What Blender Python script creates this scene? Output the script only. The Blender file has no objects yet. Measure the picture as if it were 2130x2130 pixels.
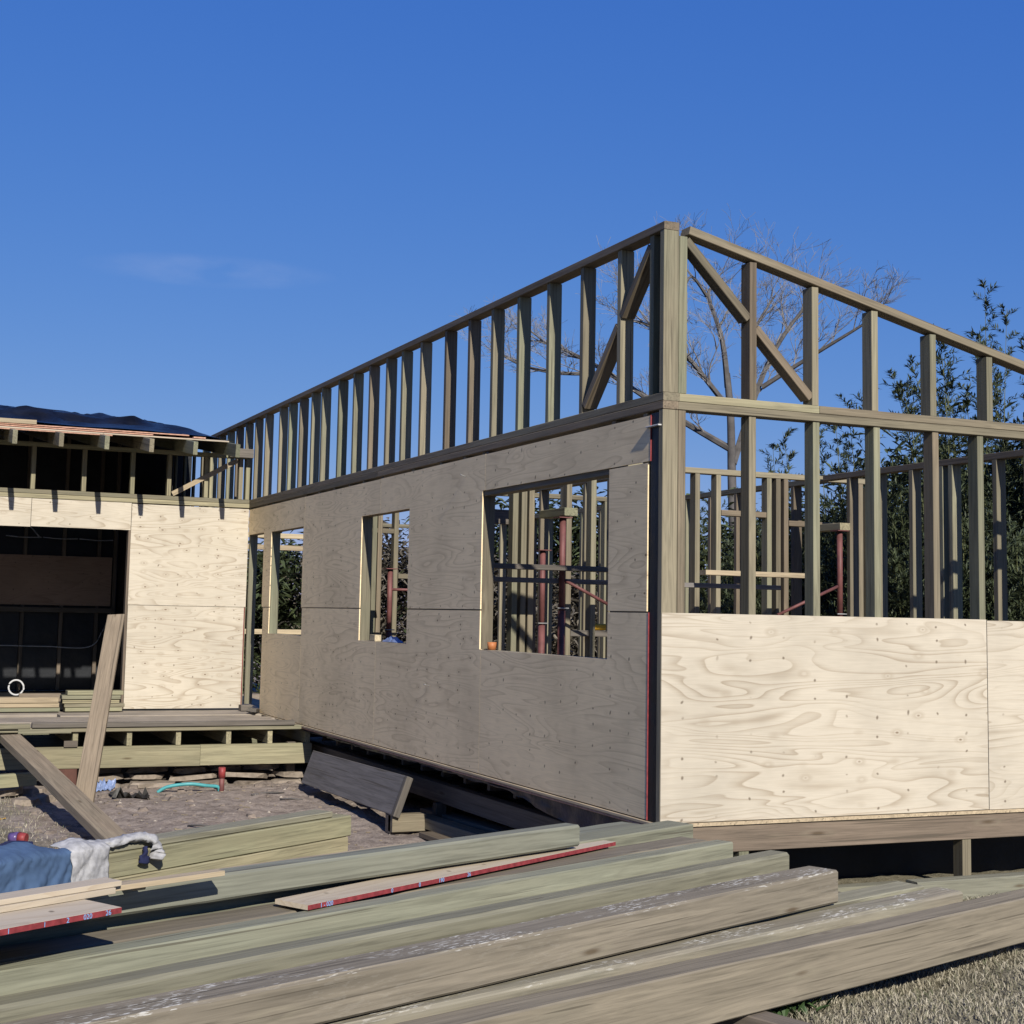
import bpy, bmesh, math, random
from mathutils import Vector, Matrix, noise
random.seed(7)
scn = bpy.context.scene
COL = scn.collection

# ------------------------------------------------------------------ camera
cam_d = bpy.data.cameras.new('camera'); cam = bpy.data.objects.new('camera', cam_d); COL.objects.link(cam)
Fv = Vector((0.39287393, 0.91415907, 0.09981617)); Rv = Vector((0.91778085, -0.39659303, 0.01980585))
Uv = Vector((-0.0576921, -0.08382817, 0.99480876)); CAM = Vector((-4.3288, -7.4496, 1.1908))
cam.matrix_world = Matrix(((Rv.x, Uv.x, -Fv.x, CAM.x), (Rv.y, Uv.y, -Fv.y, CAM.y), (Rv.z, Uv.z, -Fv.z, CAM.z), (0, 0, 0, 1)))
cam_d.sensor_width = 36; cam_d.lens = 3012.42/2130*36
cam_d.shift_x = 0.0234; cam_d.shift_y = -0.0418
cam_d.clip_start = 0.1; cam_d.clip_end = 6000
scn.camera = cam

# ------------------------------------------------------------------ sky, sun, exposure
SUN_EL = math.radians(31.0); SUN_AZ = math.radians(5.2)          # azimuth off the -Y axis towards -X
world = bpy.data.worlds.new('World'); scn.world = world; world.use_nodes = True
wn = world.node_tree; wn.nodes.clear()
w_out = wn.nodes.new('ShaderNodeOutputWorld'); w_bg = wn.nodes.new('ShaderNodeBackground'); w_sky = wn.nodes.new('ShaderNodeTexSky')
w_sky.sky_type = 'NISHITA'; w_sky.sun_disc = False; w_sky.sun_elevation = SUN_EL; w_sky.sun_rotation = math.pi + SUN_AZ
w_sky.altitude = 0; w_sky.air_density = 1.0; w_sky.dust_density = 0.0; w_sky.ozone_density = 6.0
w_bg.inputs[1].default_value = 0.089
w_sep = wn.nodes.new('ShaderNodeSeparateColor'); w_com = wn.nodes.new('ShaderNodeCombineColor'); wn.links.new(w_sky.outputs[0], w_sep.inputs[0])
for i_, (gain, pw) in enumerate(((0.372, 1.05), (0.77, 0.67), (2.80, 0.28))):     # colour response of the phone camera, the same all over the sky
    p_ = wn.nodes.new('ShaderNodeMath'); p_.operation = 'POWER'; p_.inputs[1].default_value = pw; wn.links.new(w_sep.outputs[i_], p_.inputs[0])
    m_ = wn.nodes.new('ShaderNodeMath'); m_.operation = 'MULTIPLY'; m_.inputs[1].default_value = gain; wn.links.new(p_.outputs[0], m_.inputs[0]); wn.links.new(m_.outputs[0], w_com.inputs[i_])
w_tc = wn.nodes.new('ShaderNodeTexCoord')
def w_dot(v):
    d = wn.nodes.new('ShaderNodeVectorMath'); d.operation = 'DOT_PRODUCT'; d.inputs[1].default_value = v; wn.links.new(w_tc.outputs['Generated'], d.inputs[0]); return d.outputs['Value']
def w_m(op, a, b):
    m = wn.nodes.new('ShaderNodeMath'); m.operation = op; m.use_clamp = op == 'SUBTRACT'
    for i, x in enumerate((a, b)):
        if isinstance(x, float): m.inputs[i].default_value = x
        else: wn.links.new(x, m.inputs[i])
    return m.outputs[0]
c0 = Vector((0.2030, 0.9530, 0.2262)).normalized(); cr = c0.cross(Vector((0, 0, 1))).normalized(); cu = cr.cross(c0)
ca = w_m('POWER', w_m('MULTIPLY', w_dot(cr), 11.5), 2.0); cb = w_m('POWER', w_m('MULTIPLY', w_dot(cu), 85.0), 2.0)
w_n = wn.nodes.new('ShaderNodeTexNoise'); w_n.inputs['Scale'].default_value = 9.0; w_n.inputs['Detail'].default_value = 6.0; w_mp = wn.nodes.new('ShaderNodeMapping'); w_mp.inputs['Scale'].default_value = (3.0, 3.0, 9.0)
wn.links.new(w_tc.outputs['Generated'], w_mp.inputs[0]); wn.links.new(w_mp.outputs[0], w_n.inputs['Vector'])
fr_ = w_m('MULTIPLY', w_m('MULTIPLY', w_m('SUBTRACT', 1.0, w_m('ADD', ca, cb)), w_m('SUBTRACT', w_n.outputs[0], 0.30)), w_m('MULTIPLY', 1.0, 0.36))
frc = w_m('MULTIPLY', fr_, w_m('GREATER_THAN', w_dot(c0), 0.5))
w_mix = wn.nodes.new('ShaderNodeMix'); w_mix.data_type = 'RGBA'; wn.links.new(frc, w_mix.inputs[0]); wn.links.new(w_com.outputs[0], w_mix.inputs[6]); w_mix.inputs[7].default_value = (4.2, 4.6, 6.0, 1)
wn.links.new(w_mix.outputs[2], w_bg.inputs[0]); wn.links.new(w_bg.outputs[0], w_out.inputs[0])
sun_d = bpy.data.lights.new('sun', 'SUN'); sun = bpy.data.objects.new('sun', sun_d); COL.objects.link(sun)
sun_d.energy = 4.8; sun_d.angle = math.radians(0.5); sun_d.color = (1.0, 0.94, 0.84)
ldir = Vector((math.sin(SUN_AZ)*math.cos(SUN_EL), math.cos(SUN_AZ)*math.cos(SUN_EL), -math.sin(SUN_EL)))
sun.rotation_euler = ldir.to_track_quat('-Z', 'Y').to_euler(); sun.location = (-5, -30, 20)
vs = scn.view_settings; vs.view_transform = 'Standard'; vs.look = 'None'; vs.exposure = 0.55; vs.gamma = 1.0; vs.use_curve_mapping = False
scn.render.engine = 'CYCLES'

# ------------------------------------------------------------------ node helpers
class NT:
    def __init__(s, name):
        s.m = bpy.data.materials.new(name); s.m.use_nodes = True; s.t = s.m.node_tree; s.t.nodes.clear()
        s.out = s.n('ShaderNodeOutputMaterial'); s.b = s.n('ShaderNodeBsdfPrincipled'); s.l(s.b.outputs[0], s.out.inputs[0])
        s.b.inputs['Specular IOR Level'].default_value = 0.25
    def n(s, k, **kw):
        q = s.t.nodes.new(k)
        for a, v in kw.items(): setattr(q, a, v)
        return q
    def l(s, a, b): s.t.links.new(a, b)
    def val(s, inp, v):
        if hasattr(v, 'is_linked') or hasattr(v, 'links'): s.l(v, inp)
        else: inp.default_value = v
    def math(s, op, a, b=0.0, c=None):
        q = s.n('ShaderNodeMath', operation=op); s.val(q.inputs[0], a); s.val(q.inputs[1], b)
        if c is not None: s.val(q.inputs[2], c)
        return q.outputs[0]
    def mix(s, f, a, b, mode='MIX'):
        q = s.n('ShaderNodeMix', data_type='RGBA', blend_type=mode); s.val(q.inputs[0], f)
        for i, v in ((6, a), (7, b)):
            if isinstance(v, tuple): q.inputs[i].default_value = (v[0], v[1], v[2], 1)
            else: s.l(v, q.inputs[i])
        return q.outputs[2]
    def ramp(s, f, pts):
        q = s.n('ShaderNodeValToRGB'); s.l(f, q.inputs[0]); e = q.color_ramp.elements
        while len(e) < len(pts): e.new(0.5)
        for el, (p, c) in zip(e, pts):
            el.position = p; el.color = (c[0], c[1], c[2], 1) if isinstance(c, tuple) else (c, c, c, 1)
        return q.outputs[0]
    def coords(s, scale, rnd=True, kind='Object'):
        tc = s.n('ShaderNodeTexCoord'); mp = s.n('ShaderNodeMapping'); mp.inputs['Scale'].default_value = scale
        if rnd:
            oi = s.n('ShaderNodeObjectInfo'); v = s.n('ShaderNodeCombineXYZ')
            for i, k in enumerate((37.0, 61.0, 83.0)): s.l(s.math('MULTIPLY', oi.outputs['Random'], k), v.inputs[i])
            ad = s.n('ShaderNodeVectorMath', operation='ADD'); s.l(tc.outputs[kind], ad.inputs[0]); s.l(v.outputs[0], ad.inputs[1])
            s.l(ad.outputs[0], mp.inputs[0])
        else: s.l(tc.outputs[kind], mp.inputs[0])
        return mp.outputs[0]
    def noise(s, vec, scale=1.0, detail=3.0, rough=0.55, dist=0.0):
        q = s.n('ShaderNodeTexNoise'); s.l(vec, q.inputs['Vector']); q.inputs['Scale'].default_value = scale
        q.inputs['Detail'].default_value = detail; q.inputs['Roughness'].default_value = rough; q.inputs['Distortion'].default_value = dist
        return q.outputs[0]
    def voro(s, vec, scale=1.0, rnd=1.0):
        q = s.n('ShaderNodeTexVoronoi'); s.l(vec, q.inputs['Vector']); q.inputs['Scale'].default_value = scale; q.inputs['Randomness'].default_value = rnd
        return q.outputs[0]
    def bump(s, h, strength=0.3, dist=0.01):
        q = s.n('ShaderNodeBump'); q.inputs['Strength'].default_value = strength; q.inputs['Distance'].default_value = dist
        s.l(h, q.inputs['Height']); s.l(q.outputs[0], s.b.inputs['Normal'])
    def done(s, col, rough=0.7):
        if isinstance(col, tuple): s.b.inputs['Base Color'].default_value = (col[0], col[1], col[2], 1)
        else: s.l(col, s.b.inputs['Base Color'])
        s.val(s.b.inputs['Roughness'], rough)
        return s.m

KA = 0.66                                          # reflectances were judged at exposure 0; this keeps them right at +0.55
def kc(c, k=None): return tuple(x*(KA if k is None else k) for x in c)

def plain(name, col, rough=0.6, var=0.15, scale=8.0, bump=0.0):
    col = kc(col)
    t = NT(name); v = t.coords((1, 1, 1)); nz = t.noise(v, scale, 4)
    c = t.ramp(nz, [(0.3, tuple(x*(1-var) for x in col)), (0.7, tuple(min(1, x*(1+var)) for x in col))])
    if bump: t.bump(nz, bump, 0.02)
    return t.done(c, rough)

def lumber(name, green, brown, dark=1.0, flecks=False, rgreen=0.5):
    """sawn treated pine: grain along local X, green to brown tint by board, knots, weather stains"""
    green = kc(green); brown = kc(brown)
    t = NT(name)
    g1 = t.noise(t.coords((0.9, 16, 16)), 1.0, 4, 0.6, 0.6)
    g2 = t.noise(t.coords((1.6, 62, 62)), 1.0, 4, 0.65, 0.4)
    st = t.noise(t.coords((1.3, 3.0, 3.0)), 1.0, 3, 0.6)
    oi = t.n('ShaderNodeObjectInfo')
    tint = t.math('ADD', t.math('MULTIPLY', oi.outputs['Random'], 0.75), t.math('MULTIPLY', st, 0.9))
    base = t.mix(t.ramp(tint, [(0.35, 0.0), (1.0, 1.0)]), green, brown)
    grain = t.ramp(g1, [(0.32, 0.68), (0.45, 0.95), (0.52, 0.83), (0.62, 1.08), (0.72, 0.8)])
    col = t.mix(1.0, base, grain, 'MULTIPLY')
    col = t.mix(1.0, col, t.ramp(g2, [(0.32, 0.70), (0.48, 1.0), (0.68, 1.14)]), 'MULTIPLY')
    col = t.mix(1.0, col, t.ramp(t.math('FRACT', t.math('MULTIPLY', oi.outputs['Random'], 7.3)), [(0.0, 0.74*dark), (1.0, 1.16*dark)]), 'MULTIPLY')
    kd = t.voro(t.coords((1.3, 6.0, 6.0)), 1.0)
    kn = t.ramp(kd, [(0.035, 1.0), (0.085, 0.0)])
    col = t.mix(t.math('MULTIPLY', kn, 0.75), col, (0.07*dark, 0.048*dark, 0.025*dark))
    halo = t.ramp(kd, [(0.09, 0.0), (0.12, 1.0), (0.20, 0.0)])
    col = t.mix(t.math('MULTIPLY', halo, 0.10), col, (0.29, 0.27, 0.18))
    ck = t.noise(t.coords((0.55, 48, 48)), 1.0, 2, 0.5, 0.3)
    ckm = t.math('MULTIPLY', t.ramp(ck, [(0.655, 0.0), (0.68, 1.0)]), 0.6)
    col = t.mix(ckm, col, (0.05, 0.042, 0.03))
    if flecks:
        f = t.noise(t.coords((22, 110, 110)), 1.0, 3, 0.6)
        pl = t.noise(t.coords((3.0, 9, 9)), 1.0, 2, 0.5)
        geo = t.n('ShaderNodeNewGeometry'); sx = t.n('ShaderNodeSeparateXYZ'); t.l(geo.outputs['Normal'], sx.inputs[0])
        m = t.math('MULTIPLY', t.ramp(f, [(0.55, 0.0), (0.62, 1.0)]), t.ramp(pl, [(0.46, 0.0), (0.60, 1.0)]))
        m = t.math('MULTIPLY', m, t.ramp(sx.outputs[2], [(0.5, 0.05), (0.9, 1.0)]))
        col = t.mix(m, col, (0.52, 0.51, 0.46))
    t.bump(t.math('ADD', g1, t.math('MULTIPLY', g2, 0.7)), 0.25, 0.004)
    return t.done(col, 0.72)

def plywood(name, pale, line, knot=True, contrast=1.0, upright=False):
    """rotary-cut pine plywood: contour-line figure, columns of small knots, long axis local X"""
    pale = kc(pale); line = kc(line)
    t = NT(name)
    sc = (0.40, 2.9, 2.9)
    if upright: sc = (2.3, 0.5, 2.3)
    f = t.noise(t.coords(sc), 1.9, 1.2, 0.4, 0.5)
    fr = t.math('FRACT', t.math('MULTIPLY', f, 14.0))
    ln = t.ramp(fr, [(0.0, 1.0), (0.06, 0.85), (0.22, 0.40), (0.50, 0.04), (0.95, 0.0), (1.0, 0.7)])
    lo = t.noise(t.coords((0.8, 2.5, 2.5)), 1.4, 2, 0.5)
    ln = t.math('MULTIPLY', ln, t.ramp(lo, [(0.35, 0.25), (0.6, 1.0)]))
    col = t.mix(t.math('MULTIPLY', ln, 0.62*contrast), pale, line)
    fi = t.noise(t.coords((6, 130, 130) if not upright else (130, 6, 130)), 1.0, 2, 0.6)
    col = t.mix(1.0, col, t.ramp(fi, [(0.3, 0.93), (0.7, 1.04)]), 'MULTIPLY')
    st = t.noise(t.coords((0.9, 0.9, 0.9)), 1.3, 4, 0.6)
    col = t.mix(1.0, col, t.ramp(st, [(0.32, 0.86), (0.58, 1.02)]), 'MULTIPLY')
    if knot:
        kd = t.voro(t.coords((4.2, 7.6, 0.01) if not upright else (7.6, 4.2, 0.01)), 1.0, 0.45)
        col = t.mix(t.math('MULTIPLY', t.ramp(kd, [(0.045, 1.0), (0.08, 0.0)]), 0.8), col, (0.12, 0.075, 0.04))
        col = t.mix(t.math('MULTIPLY', t.ramp(kd, [(0.08, 0.0), (0.13, 1.0), (0.26, 0.0)]), 0.3*contrast), col, line)
    tc = t.n('ShaderNodeTexCoord'); sp = t.n('ShaderNodeSeparateXYZ'); t.l(tc.outputs['Object'], sp.inputs[0])
    jit = t.noise(t.coords((5, 5, 5)), 1.0, 1)
    nu = t.math('MULTIPLY', t.math('SUBTRACT', t.math('FRACT', t.math('ADD', t.math('DIVIDE', sp.outputs[0], 0.235), t.math('MULTIPLY', jit, 0.13))), 0.5), 0.235)
    nv = t.math('MULTIPLY', t.math('SUBTRACT', t.math('FRACT', t.math('ADD', t.math('DIVIDE', sp.outputs[1], 0.115), t.math('MULTIPLY', jit, 1.1))), 0.5), 0.115)
    nd = t.math('SQRT', t.math('ADD', t.math('MULTIPLY', nu, nu), t.math('MULTIPLY', nv, nv)))
    keep = t.ramp(t.noise(t.coords((2.1, 9, 4)), 1.0, 1), [(0.48, 0.0), (0.55, 1.0)])
    col = t.mix(t.math('MULTIPLY', t.ramp(nd, [(0.006, 0.8), (0.0105, 0.0)]), keep), col, (0.10, 0.075, 0.05))
    t.bump(fi, 0.12, 0.002)
    return t.done(col, 0.68)

M = {}
M['stud'] = lumber('treated_pine_framing', (0.255, 0.265, 0.175), (0.305, 0.265, 0.18))
M['studb'] = lumber('brown_pine_framing', (0.275, 0.25, 0.17), (0.285, 0.225, 0.155), 0.85)
M['beam'] = lumber('treated_pine_beam_green', (0.285, 0.29, 0.21), (0.315, 0.30, 0.215), 1.0)
M['beamb'] = lumber('treated_pine_beam_brown', (0.325, 0.305, 0.23), (0.33, 0.285, 0.21), 1.0)
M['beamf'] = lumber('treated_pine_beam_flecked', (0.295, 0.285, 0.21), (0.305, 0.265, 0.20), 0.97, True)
M['beamg'] = lumber('treated_pine_beam_grey', (0.29, 0.305, 0.24), (0.30, 0.295, 0.225))
M['yellow'] = lumber('fresh_pine_yellow_green', (0.33, 0.325, 0.205), (0.365, 0.325, 0.205))
M['tan'] = lumber('tan_pine_plank', (0.37, 0.32, 0.22), (0.38, 0.30, 0.205))
M['oldgrey'] = lumber('weathered_grey_timber', (0.20, 0.18, 0.155), (0.24, 0.20, 0.16), 0.85)
M['darkboard'] = lumber('dark_old_board', (0.235, 0.22, 0.215), (0.255, 0.235, 0.22), 1.0)
M['rim'] = lumber('brown_rim_beam', (0.27, 0.225, 0.17), (0.27, 0.21, 0.155), 0.9)
M['palepine'] = lumber('pale_pine', (0.56, 0.47, 0.31), (0.55, 0.44, 0.29))
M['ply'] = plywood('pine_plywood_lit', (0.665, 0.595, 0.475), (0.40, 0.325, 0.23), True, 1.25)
M['plyu'] = plywood('pine_plywood_shaded_side', (1.13, 0.905, 0.555), (0.66, 0.505, 0.30), True, 0.9)  # same ply, colour raised and warmed to make up for that wall's shade
M['plybrown'] = plywood('brown_plywood_panel', (0.52, 0.35, 0.24), (0.28, 0.17, 0.11), True, 0.8)
M['plys'] = plywood('pine_plywood_strip', (0.62, 0.53, 0.40), (0.42, 0.31, 0.2), False, 0.7)
M['redply'] = plain('orange_plywood_edge', (0.62, 0.36, 0.25), 0.7, 0.25, 30)
M['redpaint'] = plain('red_edge_paint', (0.27, 0.045, 0.05), 0.6, 0.3, 40)
M['bluepaint'] = plain('blue_stencil_paint', (0.20, 0.50, 0.85), 0.6, 0.1)
M['paper'] = plain('black_building_paper', (0.016, 0.018, 0.022), 0.45, 0.4, 3, 0.6)
M['tarp'] = plain('black_plastic_tarp', (0.010, 0.011, 0.015), 0.30, 0.5, 5.0, 0.5)
M['tarp'].node_tree.nodes['Principled BSDF'].inputs['Specular IOR Level'].default_value = 0.08
M['plastic'] = plain('blue_black_plastic', (0.02, 0.024, 0.05), 0.3, 0.5, 6, 0.5)
M['redsteel'] = plain('red_primer_steel', (0.19, 0.075, 0.07), 0.55, 0.3, 9)
M['brownpost'] = plain('red_brown_post_paint', (0.13, 0.055, 0.04), 0.6, 0.3, 7)
M['redpipe'] = plain('red_plastic_pipe', (0.30, 0.05, 0.05), 0.5, 0.3, 14)
M['hose'] = plain('teal_hose', (0.08, 0.36, 0.38), 0.4, 0.2, 12)
M['white'] = plain('white_plastic', (0.72, 0.72, 0.70), 0.5, 0.08, 9)
M['cable'] = plain('white_cable', (0.60, 0.60, 0.60), 0.5, 0.08, 9)
M['steel'] = plain('nail_steel', (0.35, 0.35, 0.34), 0.4, 0.3, 9)
M['orange'] = plain('orange_plastic', (0.55, 0.20, 0.07), 0.5, 0.2, 9)
M['yellowp'] = plain('yellow_plastic', (0.75, 0.42, 0.03), 0.5, 0.1, 9)
M['bluebag'] = plain('blue_plastic_bag', (0.22, 0.30, 0.52), 0.4, 0.3, 20, 0.5)
M['denim'] = plain('blue_denim', (0.07, 0.125, 0.23), 0.9, 0.18, 7, 0.1)
M['greycloth'] = plain('light_grey_cloth', (0.42, 0.42, 0.43), 0.9, 0.22, 30, 0.2)
M['navy'] = plain('navy_knit', (0.02, 0.025, 0.08), 0.9, 0.2, 60)
M['purple'] = plain('purple_foil', (0.12, 0.08, 0.22), 0.3, 0.3, 30)
M['slab'] = plain('broken_earth_slab', (0.30, 0.25, 0.20), 0.9, 0.3, 14, 0.7)
M['clod'] = plain('brown_earth_clod', (0.22, 0.18, 0.15), 0.95, 0.4, 20, 0.6)
M['pebble'] = plain('pale_rubble', (0.42, 0.37, 0.31), 0.9, 0.4, 3)
M['black'] = plain('black_scrap_plastic', (0.03, 0.028, 0.026), 0.5, 0.3, 12, 0.3)
M['floor'] = plain('dusty_floor_board', (0.36, 0.31, 0.25), 0.8, 0.2, 3)

def leaf_mat(name, a, b, tr=0.2):
    t = NT(name); oi = t.n('ShaderNodeNewGeometry')
    v = t.coords((1, 1, 1), False); nz = t.noise(v, 1.7, 3)
    f = t.math('ADD', t.math('MULTIPLY', oi.outputs['Random Per Island'], 0.6), t.math('MULTIPLY', nz, 0.5))
    t.b.inputs['Transmission Weight'].default_value = 0
    c = t.ramp(f, [(0.2, kc(a, 0.8)), (0.8, kc(b, 0.8))])
    t.b.inputs['Subsurface Weight'].default_value = 0
    return t.done(c, 0.55)
M['bamboo'] = leaf_mat('bamboo_leaves', (0.022, 0.032, 0.017), (0.078, 0.097, 0.046))
M['shrub'] = leaf_mat('evergreen_leaves', (0.02, 0.03, 0.016), (0.075, 0.095, 0.04))
M['dryleaf'] = leaf_mat('dry_grey_twigs', (0.06, 0.055, 0.045), (0.16, 0.14, 0.11))
M['bark'] = plain('grey_bark', (0.115, 0.107, 0.102), 0.85, 0.35, 5, 0.5)
M['twig'] = plain('pale_grey_twigs', (0.23, 0.22, 0.215), 0.85, 0.3, 2)
M['culm'] = plain('bamboo_culm', (0.12, 0.13, 0.05), 0.6, 0.3, 3)
M['weed'] = leaf_mat('weed_leaves', (0.02, 0.045, 0.015), (0.05, 0.09, 0.03))
def grass_mat():
    t = NT('dry_grass'); g = t.n('ShaderNodeNewGeometry'); v = t.coords((1, 1, 1), False); nz = t.noise(v, 2.2, 3)
    f = t.math('ADD', t.math('MULTIPLY', g.outputs['Random Per Island'], 0.75), t.math('MULTIPLY', nz, 0.3))
    c = t.ramp(f, [(0.12, (0.075, 0.085, 0.045)), (0.4, (0.20, 0.18, 0.13)), (0.85, (0.34, 0.31, 0.24))])
    return t.done(c, 0.75)
M['grass'] = grass_mat()
def ground_mat():
    t = NT('earth_and_dry_turf'); tc = t.n('ShaderNodeTexCoord'); sp = t.n('ShaderNodeSeparateXYZ'); t.l(tc.outputs['Object'], sp.inputs[0])
    v = t.coords((1, 1, 1), False); n1 = t.noise(v, 1.3, 5, 0.6); n2 = t.noise(v, 9, 5, 0.7); n3 = t.noise(v, 60, 3, 0.6)
    dirt = t.ramp(n2, [(0.30, (0.105, 0.082, 0.066)), (0.50, (0.225, 0.185, 0.155)), (0.72, (0.32, 0.27, 0.225))])
    dirt = t.mix(1.0, dirt, t.ramp(n3, [(0.3, 0.72), (0.7, 1.15)]), 'MULTIPLY')
    turf = t.ramp(n2, [(0.3, (0.09, 0.08, 0.052)), (0.7, (0.19, 0.17, 0.12))])
    turf = t.mix(1.0, turf, t.ramp(n3, [(0.3, 0.7), (0.7, 1.2)]), 'MULTIPLY')
    # worn earth court between the two wings: x > -3.1 and y > 1
    my = t.math('SMOOTHSTEP', sp.outputs[1], 0.6, 1.8) if False else t.ramp(t.math('MULTIPLY', t.math('ADD', sp.outputs[1], t.math('MULTIPLY', n1, 0.8)), 0.1), [(0.10, 0.0), (0.19, 1.0)])
    mx = t.ramp(t.math('ADD', t.math('MULTIPLY', sp.outputs[0], 0.1), t.math('ADD', 0.45, t.math('MULTIPLY', n1, 0.14))), [(0.19, 0.0), (0.24, 1.0)])
    c = t.mix(t.math('MULTIPLY', my, mx), turf, dirt)
    t.bump(t.math('ADD', n2, t.math('MULTIPLY', n3, 0.5)), 0.6, 0.03)
    return t.done(c, 0.95)
M['ground'] = ground_mat()

# ------------------------------------------------------------------ object helpers
def link(o, parent=None):
    COL.objects.link(o)
    if parent is not None: o.parent = parent
    return o
def tag(o, label, cat, group=None, kind=None):
    if label: o['label'] = label
    if cat: o['category'] = cat
    if group: o['group'] = group
    if kind: o['kind'] = kind
    return o
def thing(name, label, cat, loc=(0, 0, 0), group=None):
    o = bpy.data.objects.new(name, None); o.location = loc; o.empty_display_size = 0.2; link(o)
    return tag(o, label, cat, group)
def wl(parent):                                   # world offset of an (unrotated) parent chain
    v = Vector((0, 0, 0))
    while parent is not None: v += parent.location; parent = parent.parent
    return v
def mesh_obj(name, verts, faces, mat, parent=None, mw=None, smooth=False):
    me = bpy.data.meshes.new(name); me.from_pydata(verts, [], faces); me.update()
    if smooth:
        for p in me.polygons: p.use_smooth = True
    o = bpy.data.objects.new(name, me); me.materials.append(M[mat] if isinstance(mat, str) else mat)
    link(o, parent)
    if mw is not None:
        m = mw.copy(); m.translation = m.translation - wl(parent); o.matrix_local = m
    elif parent is not None:
        o.location = -wl(parent)                  # vertices given in world space
    return o
def frame(a, b, side):
    X = (b-a).normalized(); s = Vector(side); Y = (s - X*s.dot(X)).normalized(); Z = X.cross(Y)
    c = (a+b)/2
    return Matrix(((X.x, Y.x, Z.x, c.x), (X.y, Y.y, Z.y, c.y), (X.z, Y.z, Z.z, c.z), (0, 0, 0, 1)))
CACHE = {}
def bar_mesh(L, w, t, ch, mat, seg=1, wob=0.0, seed=0):
    key = (round(L, 3), round(w, 4), round(t, 4), ch, mat, seg, wob, seed)
    if key in CACHE: return CACHE[key]
    hw, ht = w/2, t/2; ch = min(ch, hw*0.45, ht*0.45)
    prof = [(-hw+ch, -ht), (hw-ch, -ht), (hw, -ht+ch), (hw, ht-ch), (hw-ch, ht), (-hw+ch, ht), (-hw, ht-ch), (-hw, -ht+ch)]
    V = []; Fc = []; rnd = random.Random(seed*13+5)
    for i in range(seg+1):
        x = -L/2 + L*i/seg
        dy = wob*noise.noise(Vector((x*0.5, seed*3.1, 0.3)))*2; dz = wob*noise.noise(Vector((x*0.45, 7.7, seed*2.3)))*2
        for (y, z) in prof:
            j = wob*0.22
            V.append((x, y+dy+rnd.uniform(-j, j), z+dz+rnd.uniform(-j, j)))
    n = 8
    for i in range(seg):
        for k in range(n): Fc.append((i*n+k, i*n+(k+1) % n, (i+1)*n+(k+1) % n, (i+1)*n+k))
    Fc.append(tuple(range(n))[::-1]); Fc.append(tuple(seg*n+k for k in range(n)))
    me = bpy.data.meshes.new('board'); me.from_pydata(V, [], Fc); me.update(); me.materials.append(M[mat])
    CACHE[key] = me; return me
def bar(name, parent, a, b, w, t, mat, side=(0, 1, 0), ch=0.003, seg=1, wob=0.0, seed=0, label=None, cat=None, group=None):
    """a board from a to b: w across 'side', t across the third axis"""
    a = Vector(a); b = Vector(b)
    o = bpy.data.objects.new(name, bar_mesh((b-a).length, w, t, ch, mat, seg, wob, seed)); link(o, parent)
    m = frame(a, b, side); m.translation = m.translation - wl(parent); o.matrix_local = m
    return tag(o, label, cat, group) if label or cat or group else o
def bx(name, parent, x0, x1, y0, y1, z0, z1, mat, ch=0.003, **kw):
    """axis-aligned board whose grain runs along its longest side"""
    d = (x1-x0, y1-y0, z1-z0); i = d.index(max(d)); c = Vector(((x0+x1)/2, (y0+y1)/2, (z0+z1)/2))
    e = Vector([d[i]/2 if k == i else 0 for k in range(3)])
    if i == 0: sd, w, t = (0, 1, 0), d[1], d[2]
    elif i == 1: sd, w, t = (1, 0, 0), d[0], d[2]
    else: sd, w, t = (1, 0, 0), d[0], d[1]
    return bar(name, parent, c-e, c+e, w, t, mat, sd, ch, **kw)
def sheet(name, parent, poly, plane, off, th, mat):
    """plywood sheet cut to an outline. plane 'X': outline (y,z) with its face at x=off looking -X; 'Y': outline (x,z), face at y=off"""
    us = [p[0] for p in poly]; vs_ = [p[1] for p in poly]; cu = (min(us)+max(us))/2; cv = (min(vs_)+max(vs_))/2
    bm = bmesh.new()
    lo = [bm.verts.new((u-cu, v-cv, 0)) for u, v in poly]; f = bm.faces.new(lo)
    r = bmesh.ops.extrude_face_region(bm, geom=[f])
    for g in r['geom']:
        if isinstance(g, bmesh.types.BMVert): g.co.z -= th
    bmesh.ops.recalc_face_normals(bm, faces=bm.faces[:]); bmesh.ops.triangulate(bm, faces=[q for q in bm.faces if len(q.verts) > 4])
    me = bpy.data.meshes.new(name); bm.to_mesh(me); bm.free(); me.materials.append(M[mat])
    o = bpy.data.objects.new(name, me); link(o, parent)
    if plane == 'Y': m = Matrix(((1, 0, 0, cu), (0, 0, -1, off), (0, 1, 0, cv), (0, 0, 0, 1)))
    else: m = Matrix(((0, 0, -1, off), (-1, 0, 0, cu), (0, 1, 0, cv), (0, 0, 0, 1)))
    if plane == 'X':
        for v in me.vertices: v.co.x *= -1
        me.flip_normals(); me.update()
    m.translation = m.translation - wl(parent); o.matrix_local = m
    return o
def rect(a, b, c, d): return [(a, c), (b, c), (b, d), (a, d)]
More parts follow.
